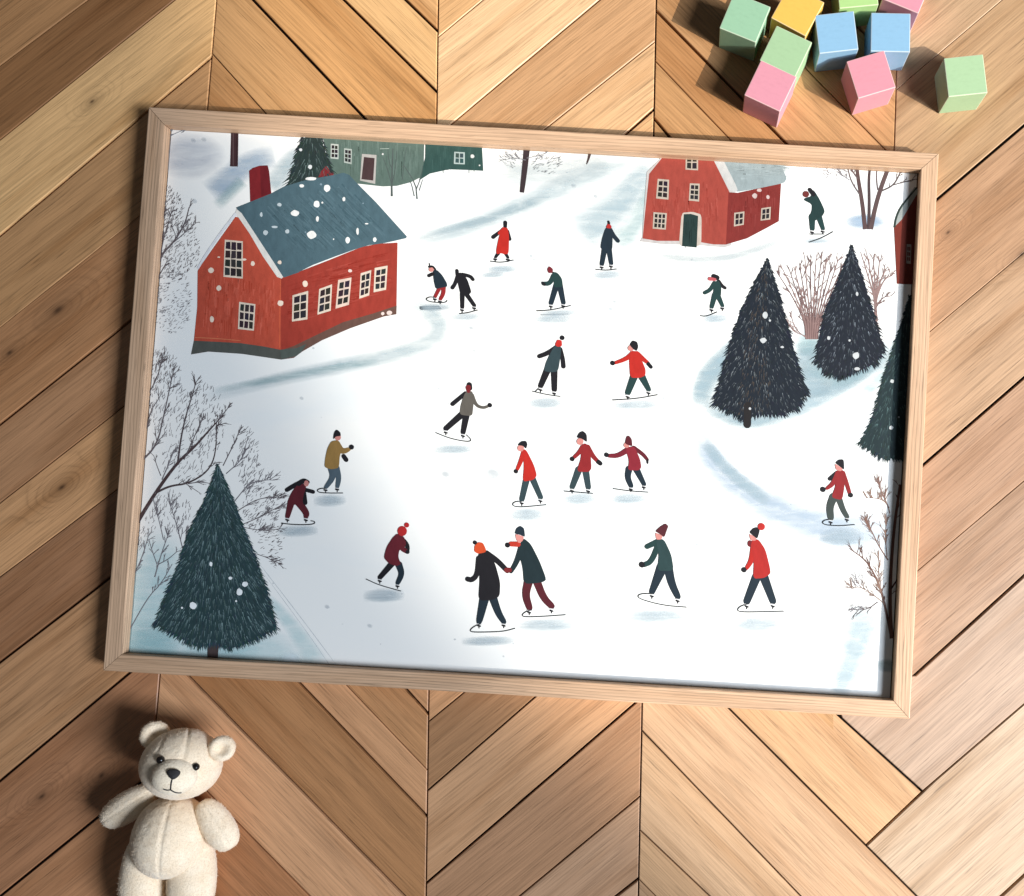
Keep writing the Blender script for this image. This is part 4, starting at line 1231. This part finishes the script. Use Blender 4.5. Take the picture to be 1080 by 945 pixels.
skater('painted skater in red coat and dark hat with red bobble', zI, [
    ('g', NV, [(842, 390), (784, 535)], 54, 42), ('g', NV, [(884, 385), (940, 535)], 54, 40), ('s', (196, 44, 36), [(825, 220), (810, 295), (780, 340)], 44, 20), ('c', K, (766, 347), 16), ('c', (120, 36, 40), (802, 190), 15, 20),
    ('p', (190, 46, 40), [(815, 170), (852, 162), (895, 225), (922, 335), (925, 370), (885, 396), (820, 400), (826, 290), (805, 205)]), ('p', PK, [(794, 128), (842, 155), (835, 172), (806, 172)]), ('p', K, [(798, 122), (820, 98), (846, 90), (862, 108), (846, 162), (820, 142)]), ('c', (200, 50, 44), (870, 88), 22)],
    [[(792, 550), (740, 566), (724, 590), (750, 600), (860, 599), (1005, 595)]])
skater('painted skater in dark red jacket and grey trousers near the right edge', zJ, [
    ('g', (70, 78, 74), [(210, 465), (180, 540), (190, 620)], 66, 46), ('g', (70, 78, 74), [(252, 475), (282, 560), (314, 612)], 50, 32), ('s', K, [(235, 280), (182, 325)], 30, 30), ('s', DR, [(245, 285), (205, 365), (160, 398)], 48, 22), ('c', K, (130, 405), 21), ('s', DR, [(282, 280), (308, 350), (332, 430)], 36, 28), ('c', K, (340, 448), 19),
    ('p', DR, [(230, 262), (292, 256), (294, 380), (276, 488), (192, 466), (226, 380)]), ('p', PK, [(218, 205), (285, 250), (262, 268), (228, 255)]), ('p', K, [(222, 204), (250, 178), (288, 176), (292, 258), (262, 232)])],
    [[(190, 630), (140, 638), (122, 658), (150, 675), (250, 682), (372, 672)]])
skater('small painted skater in green with a pink scarf near the firs', zK, [
    ('g', GR, [(508, 870), (490, 938)], 32, 24), ('g', GR, [(524, 870), (552, 932)], 30, 20), ('s', GR, [(506, 802), (482, 842), (450, 858)], 24, 20), ('s', K, [(530, 792), (548, 818), (566, 830)], 20, 18),
    ('p', GR, [(498, 796), (532, 788), (545, 830), (542, 882), (494, 884), (502, 830)]), ('s', K, [(502, 764), (520, 772)], 28, 30), ('s', (204, 96, 100), [(478, 778), (508, 782)], 22, 16)],
    [[(425, 988), (460, 992), (522, 966)]])
skater('painted skater in dark green bending with a raised arm by the barn', zL, [
    ('g', GR, [(112, 530), (114, 616)], 46, 34), ('g', GR, [(158, 520), (190, 616)], 44, 28), ('c', (120, 52, 48), (68, 370), 23), ('p', (38, 62, 60), [(92, 330), (128, 345), (165, 405), (204, 490), (186, 526), (130, 562), (84, 548), (110, 490), (112, 442), (52, 412), (62, 398), (110, 385)]), ('s', K, [(96, 338), (122, 372)], 28, 30)],
    [[(95, 654), (200, 654)], [(90, 712), (180, 682), (262, 636)]])

# ------------------------------------------------------------------ toy blocks
E_ = 0.0405


def block_mats(name, rgb):
    r = []
    for i, (k, nm) in enumerate(((1.0, name), (1.0, name + '_worn_edge'))):
        m, nt, b = newmat(nm)
        t = NT(nt)
        base = [v * .84 for v in lin(rgb)]
        if i: base = [v * .68 + .32 * q for v, q in zip(base, lin((238, 226, 205)))]
        pos = t.n('ShaderNodeTexCoord').outputs['Object']
        n1 = t.noise(t.vmath('MULTIPLY', pos, (90, 420, 260)).outputs[0], 1.0, 3)
        n2 = t.noise(pos, 260.0, 3, .6)
        v = t.math('ADD', t.math('MULTIPLY', n1, .5), t.math('MULTIPLY', n2, .5))
        kk = t.ramp(v, [(.28, .93), (.5, 1.0), (.72, 1.03)])
        c = t.mix(1.0, base, kk, 'MULTIPLY')
        spot = t.ramp(t.noise(pos, 420.0, 2, .5), [(.70, 0.0), (.76, 1.0)])
        c = t.mix(t.math('MULTIPLY', spot, .03), c, lin((236, 226, 208)))
        t.l(c, b.inputs['Base Color'])
        b.inputs['Roughness'].default_value = .55
        b.inputs['Specular IOR Level'].default_value = .3
        bp = t.n('ShaderNodeBump'); bp.inputs['Strength'].default_value = .15; bp.inputs['Distance'].default_value = .0005
        t.l(v, bp.inputs['Height']); t.l(bp.outputs[0], b.inputs['Normal'])
        r.append(m)
    return r


BM = {'sage': block_mats('sage_paint', (166, 194, 150)), 'mint': block_mats('mint_paint', (148, 186, 152)), 'leaf': block_mats('leaf_green_paint', (160, 190, 146)),
      'lime': block_mats('lime_paint', (170, 204, 130)), 'pink': block_mats('pink_paint', (216, 144, 154)), 'rose': block_mats('rose_paint', (214, 144, 156)),
      'blue': block_mats('blue_paint', (138, 178, 204)), 'yellow': block_mats('yellow_paint', (230, 180, 84))}


def block(fl_px, fr_px, mat, label):
    a, b_ = P(*fl_px, E_), P(*fr_px, E_)
    d = (b_ - a); d.z = 0; d.normalize()
    mid = (a + b_) / 2
    n = Vector((-d.y, d.x, 0))
    c = mid + n * (E_ / 2); c.z = 0
    bm = bmesh.new()
    bmesh.ops.create_cube(bm, size=E_)
    res = bmesh.ops.bevel(bm, geom=list(bm.edges) + list(bm.verts), offset=.0008, segments=2, profile=.6, affect='EDGES')
    for f in bm.faces: f.material_index = 1 if f.calc_area() < (E_ * .5) ** 2 else 0
    me = bpy.data.meshes.new('toy_block'); bm.to_mesh(me); bm.free()
    for p in me.polygons: p.use_smooth = False
    o = bpy.data.objects.new('toy_block', me)
    for m in BM[mat]: me.materials.append(m)
    COL.objects.link(o)
    o.location = (c.x, c.y, E_ / 2 + .0001)
    o.rotation_euler = (0, 0, math.atan2(d.y, d.x))
    tag(o, label, 'toy block', 'painted wooden toy blocks')
    return o


block((1002, 102), (1040, 98), 'sage', 'light green wooden block standing apart on the right of the pile')
block((905, 104), (945, 92), 'pink', 'pink wooden block in front of the two blue blocks')
block((864.6, 56.5), (905, 52), 'blue', 'blue wooden block next to the yellow block, with its front in shade')
block((917, 54), (961, 55), 'blue', 'blue wooden block behind the pink block, farther from the yellow one')
block((931, -1), (968, 14), 'rose', 'pink wooden block behind the blue blocks, cut off by the top edge')
block((885, 9), (927, 5), 'lime', 'light green wooden block behind the blue blocks, mostly out of frame')
block((812, 18), (851, 39), 'yellow', 'yellow wooden block among the pastel blocks')
block((757.5, 29), (798.5, 45.5), 'mint', 'mint green wooden block at the far left of the pile')
block((801, 63.5), (839, 81.5), 'leaf', 'green wooden block touching the back of the pink front block')
block((784.6, 100), (823, 118), 'rose', 'pink wooden block nearest the frame, pushed against a green block')

# ------------------------------------------------------------------ teddy bear
zY = (90, 740, 4.611)


def fur_material(name, rgb, fib=True):
    m, nt, b = newmat(name)
    t = NT(nt)
    pos = t.n('ShaderNodeTexCoord').outputs['Object']
    n1 = t.noise(pos, 620.0, 4, .7)
    n2 = t.noise(pos, 70.0, 3, .5)
    base = lin(rgb)
    c = t.mix(1.0, base, t.ramp(n1, [(.3, (.80, .76, .70)), (.52, (1, 1, 1)), (.72, (1.08, 1.08, 1.07))]), 'MULTIPLY')
    c = t.mix(1.0, c, t.ramp(n2, [(.3, (.94, .90, .85)), (.65, (1.02, 1.02, 1.02))]), 'MULTIPLY')
    t.l(c, b.inputs['Base Color'])
    b.inputs['Roughness'].default_value = .95
    b.inputs['Specular IOR Level'].default_value = .1
    b.inputs['Sheen Weight'].default_value = .35
    b.inputs['Sheen Roughness'].default_value = .5
    bp = t.n('ShaderNodeBump'); bp.inputs['Strength'].default_value = .7; bp.inputs['Distance'].default_value = .0012
    t.l(n1, bp.inputs['Height']); t.l(bp.outputs[0], b.inputs['Normal'])
    return m


FUR = fur_material('cream_plush', (252, 232, 204))
FURL = fur_material('pale_muzzle_plush', (250, 234, 208))
m, nt, b = newmat('black_glass_eye'); b.inputs['Base Color'].default_value = (.008, .006, .005, 1); b.inputs['Roughness'].default_value = .12
EYEM = m
m, nt, b = newmat('black_stitching'); b.inputs['Base Color'].default_value = (.012, .010, .010, 1); b.inputs['Roughness'].default_value = .6
t = NT(nt); wv = t.noise(t.vmath('MULTIPLY', t.n('ShaderNodeTexCoord').outputs['Object'], (300, 2400, 300)).outputs[0], 1, 2)
bp = t.n('ShaderNodeBump'); bp.inputs['Distance'].default_value = .0006; t.l(wv, bp.inputs['Height']); t.l(bp.outputs[0], b.inputs['Normal'])
STM = m

CAMV = Vector((0, 0, CAMH))


class Ell:
    """soft ellipsoid: centre, three axes (right, up, towards the face), radii"""
    def __init__(s, c, ax, r):
        s.c = Vector(c); s.R = Matrix((ax[0], ax[1], ax[2])).transposed(); s.r = Vector(r)

    def hit(s, px, py):
        d = ray(px, py)
        Ri = s.R.transposed()
        o = Ri @ (CAMV - s.c); dd = Ri @ d
        o = Vector((o.x / s.r.x, o.y / s.r.y, o.z / s.r.z)); dd = Vector((dd.x / s.r.x, dd.y / s.r.y, dd.z / s.r.z))
        A = dd.dot(dd); B = 2 * o.dot(dd); C_ = o.dot(o) - 1
        D = B * B - 4 * A * C_
        q = (-B - math.sqrt(max(0, D))) / (2 * A)
        p = CAMV + d * q
        l = Ri @ (p - s.c)
        n = (s.R @ Vector((l.x / s.r.x ** 2, l.y / s.r.y ** 2, l.z / s.r.z ** 2))).normalized()
        return p, n


def axes(up_px, face):
    """up_px: the up direction in the picture; face: direction the front looks at"""
    n = Vector(face).normalized()
    u = Vector((up_px[0], -up_px[1], 0)); u = (u - n * u.dot(n)).normalized()
    return (u.cross(n).normalized(), u, n)


def soft(name, e, shape, parent, mat, nu=72, nv=44, fuzz=.0006, hair=2400, hl=.0026, floor_clip=True, seed=1):
    """mesh from an ellipsoid; shape(unit vector) -> local scale/offset of the surface"""
    rr = random.Random(seed)
    v, f = [], []
    def pt(u):
        l = shape(u)
        p = e.c + e.R @ l
        nn = mnoise.noise(p * 260) * .5 + mnoise.noise(p * 700) * .5
        p = p + (p - e.c).normalized() * nn * fuzz
        if floor_clip and p.z < .0012: p.z = .0012 + (p.z - .0012) * .04
        return p
    for j in range(nv + 1):
        th = PI * j / nv
        for i in range(nu):
            ph = 2 * PI * i / nu
            # pole along the local up axis
            v.append(pt(Vector((math.sin(th) * math.cos(ph), math.cos(th), math.sin(th) * math.sin(ph)))))
    for j in range(nv):
        for i in range(nu):
            k = (i + 1) % nu
            f.append([j * nu + i, j * nu + k, (j + 1) * nu + k, (j + 1) * nu + i])
    nsurf = len(f)
    for _ in range(hair):
        while True:
            u = Vector((rr.gauss(0, 1), rr.gauss(0, 1), rr.gauss(0, 1)))
            if u.length > .1: break
        u.normalize()
        p = pt(u)
        if p.z < .003: continue
        q = pt((u + Vector((rr.uniform(-.02, .02), rr.uniform(-.02, .02), rr.uniform(-.02, .02)))).normalized())
        n = (p - e.c).normalized()
        n = (e.R @ Vector((u.x / e.r.x, u.y / e.r.y, u.z / e.r.z))).normalized()
        d = (n + Vector((rr.uniform(-.9, .9), rr.uniform(-.9, .9), rr.uniform(-.9, .9)))).normalized()
        s_ = d.cross(Vector((rr.uniform(-1, 1), rr.uniform(-1, 1), rr.uniform(-1, 1)))).normalized() * .00017
        L = hl * rr.uniform(.3, 1.0)
        b_ = len(v)
        p = p - n * .0003
        v += [p - s_, p + s_, p + d * L]
        f.append([b_, b_ + 1, b_ + 2])
    me = bpy.data.meshes.new(name)
    me.from_pydata([tuple(x) for x in v], [], f)
    bm = bmesh.new(); bm.from_mesh(me); bmesh.ops.recalc_face_normals(bm, faces=bm.faces); bm.to_mesh(me); bm.free()
    for p in me.polygons: p.use_smooth = True
    return link(name, me, mat, parent)


def groove(x, w_=.035, d=.05): return 1 - d * math.exp(-(x / w_) ** 2)


def pxm(v, z): return v / 4.611 * (CAMH - z) / F       # zoom pixels to metres at height z


bp0 = P(*Z(zY, [(400, 640)])[0], 0)
bear = empty('teddy_bear', (bp0.x, bp0.y, 0))
tag(bear, 'cream plush teddy bear lying on its back on the boards', 'teddy bear')


def centre(zx, zy, z): return P(*Z(zY, [(zx, zy)])[0], z)


# body
zb = .034
cb = centre(413, 657, zb)
fb = (CAMV - cb).normalized() * .6 + Vector((0, 0, 1)) * .4
eb = Ell(cb, axes((.10, -1), fb), (pxm(166, zb), pxm(190, zb), .036))


def body_shape(u):
    k = (1 + .03 * (-u.y)) * (1 + .16 * max(0, u.y) ** 2)
    g = groove(u.x + .02, .035, .05) if u.z > 0 else 1
    return Vector((u.x * eb.r.x * k, u.y * eb.r.y, u.z * eb.r.z * g))


body = soft('body', eb, body_shape, bear, FUR, 110, 72, .0008, 11000, .0017, seed=3)

# head
zh = .042
ch = centre(469, 301, zh)
fh = (CAMV - ch).normalized()
UPH = (.21, -1)
eh = Ell(ch, axes(UPH, fh), (pxm(179, zh), pxm(167, zh), .037))


def head_shape(u):
    g = 1.0
    if u.z > -.1 and u.y > -.15: g *= groove(u.x, .035, .045)
    if u.z > -.2:
        for sg in (-1, 1):
            g *= groove(u.x - sg * (.50 + .18 * (1 - u.y)), .03, .03 * max(0, min(1, (u.y - .05) * 4)))
    k = 1 + .03 * (-u.y)
    return Vector((u.x * eh.r.x * k, u.y * eh.r.y, u.z * eh.r.z)) * g


head = soft('head', eh, head_shape, bear, FUR, 110, 72, .0005, 9000, .0015, seed=4)

# muzzle
mp, mn = eh.hit(*Z(zY, [(430, 372)])[0])
em = Ell(mp - mn * .004, axes(UPH, fh), (pxm(101, .08), pxm(88, .08), .0155))
muz = soft('muzzle', em, lambda u: Vector((u.x * em.r.x, u.y * em.r.y, u.z * em.r.z)), head, FURL, 64, 40, .0004, 1500, .0014, seed=5)


# nose: rounded triangle cushion
def cushion(name, e, outline, px_of, parent, mat, lift):
    """fill an outline given in zoom pixels with a domed patch that sits on ellipsoid e"""
    pts = smooth_poly(outline, 3)
    n = len(pts)
    cx_, cy_ = sum(p[0] for p in pts) / n, sum(p[1] for p in pts) / n
    v, f = [], []
    rings = [1.0, 1.0, .94, .8, .6, .3]
    hts = [-.001, lift * .35, lift * .75, lift * .95, lift * 1.05, lift * 1.1]
    for k, hgt in zip(rings, hts):
        for (x, y) in pts:
            p, nn = e.hit(*Z(zY, [(cx_ + (x - cx_) * k, cy_ + (y - cy_) * k)])[0])
            v.append(p + nn * hgt)
    p, nn = e.hit(*Z(zY, [(cx_, cy_)])[0]); v.append(p + nn * lift * 1.12)
    for r in range(len(rings) - 1):
        for i in range(n):
            j = (i + 1) % n
            f.append([r * n + i, r * n + j, (r + 1) * n + j, (r + 1) * n + i])
    r = len(rings) - 1
    for i in range(n): f.append([r * n + i, r * n + (i + 1) % n, len(v) - 1])
    me = bpy.data.meshes.new(name); me.from_pydata([tuple(x) for x in v], [], f)
    bm = bmesh.new(); bm.from_mesh(me); bmesh.ops.recalc_face_normals(bm, faces=bm.faces); bm.to_mesh(me); bm.free()
    for p in me.polygons: p.use_smooth = True
    return link(name, me, mat, parent)


cushion('nose', em, [(396, 338), (414, 328), (448, 330), (464, 342), (458, 358), (440, 374), (424, 380), (410, 370), (398, 353)], None, head, STM, .0026)


def tube(pts, r, name, parent, mat, n=8):
    v, f = [], []
    for i, p in enumerate(pts):
        a = pts[max(0, i - 1)]; c_ = pts[min(len(pts) - 1, i + 1)]
        d = (c_ - a).normalized()
        s_ = d.cross(Vector((0, 0, 1))).normalized(); u = s_.cross(d)
        for k in range(n):
            q = 2 * PI * k / n
            v.append(p + (s_ * math.cos(q) + u * math.sin(q)) * r)
    for i in range(len(pts) - 1):
        for k in range(n):
            f.append([i * n + k, i * n + (k + 1) % n, (i + 1) * n + (k + 1) % n, (i + 1) * n + k])
    b_ = len(v)
    return v, f


mv, mf = [], []
for ln_ in ([(422, 378), (417, 400), (415, 428)], [(380, 424), (396, 430), (415, 428)], [(415, 428), (430, 438), (448, 443), (466, 442)]):
    pts = [em.hit(*q)[0] + em.hit(*q)[1] * .0003 for q in Z(zY, smooth_line(ln_, 3))]
    v, f = tube(pts, .0006, '', None, None)
    b_ = len(mv); mv += v; mf += [[i + b_ for i in q] for q in f]
me = bpy.data.meshes.new('mouth'); me.from_pydata([tuple(x) for x in mv], [], mf)
link('mouth', me, STM, head)

for (x, y, r) in ((368, 283, 19), (535, 317, 18.5)):
    p, n = eh.hit(*Z(zY, [(x, y)])[0])
    bm = bmesh.new()
    bmesh.ops.create_uvsphere(bm, u_segments=28, v_segments=16, radius=pxm(r, .08))
    for v in bm.verts: v.co = v.co + p + n * .0008
    for f in bm.faces: f.smooth = True
    me = bpy.data.meshes.new('eye'); bm.to_mesh(me); bm.free()
    link('eye', me, EYEM, head)

# ears: cupped discs
for i, (x, y, r, upx, sg) in enumerate(((340, 164, 66, (-.55, -1), -1), (664, 228, 60, (.85, -.85), 1))):
    ze = .046
    ce = centre(x, y, ze)
    ee = Ell(ce, axes(upx, fh), (pxm(r, ze), pxm(r, ze), .0075))

    def ear_shape(u, ee=ee):
        rho = math.hypot(u.x, u.y)
        z = u.z * ee.r.z
        if u.z > 0: z -= .0085 * math.exp(-((u.x / .5) ** 2 + ((u.y + .12) / .52) ** 2))
        return Vector((u.x * ee.r.x, u.y * ee.r.y, z))
    soft('ear', ee, ear_shape, head, FUR, 56, 36, .0006, 1500, .0022, seed=10 + i)


# arms and legs
def limb(name, a, b_, za, zb_, ra, rb, seed, seam=True, hair=2500, flat=.85):
    pa, pb = centre(*a, za), centre(*b_, zb_)
    c = (pa + pb) / 2
    d = (pb - pa); L = d.length / 2
    d.normalize()
    fc = (CAMV - c).normalized()
    fc = (fc - d * fc.dot(d)).normalized()
    right = (-d).cross(fc).normalized()
    e = Ell(c, (right, -d, fc), (max(ra, rb), L, max(ra, rb) * flat))

    def shp(u):
        q = (1 - u.y) / 2           # 0 at the joint, 1 at the tip
        k = ra + (rb - ra) * q
        wv = max(1e-6, 1 - u.y * u.y)
        w_ = wv ** .36 / max(1e-6, wv ** .5)     # fuller than an ellipsoid
        g = groove(u.x + .05, .06, .07) if (seam and u.z > 0) else 1
        return Vector((u.x * k * w_, u.y * e.r.y, u.z * k * w_ * flat * g))
    return soft(name, e, shp, bear, FUR, 64, 48, .0007, hair, .0022, seed=seed)


limb('arm', (335, 425), (92, 586), .028, .024, .0142, .0166, 20)
limb('arm', (566, 484), (712, 712), .034, .030, .0140, .0164, 21)
limb('leg', (310, 630), (265, 1100), .027, .024, .0232, .0222, 22, False, 4500, .9)
limb('leg', (530, 640), (505, 1110), .027, .024, .0232, .0222, 23, False, 4500, .9)
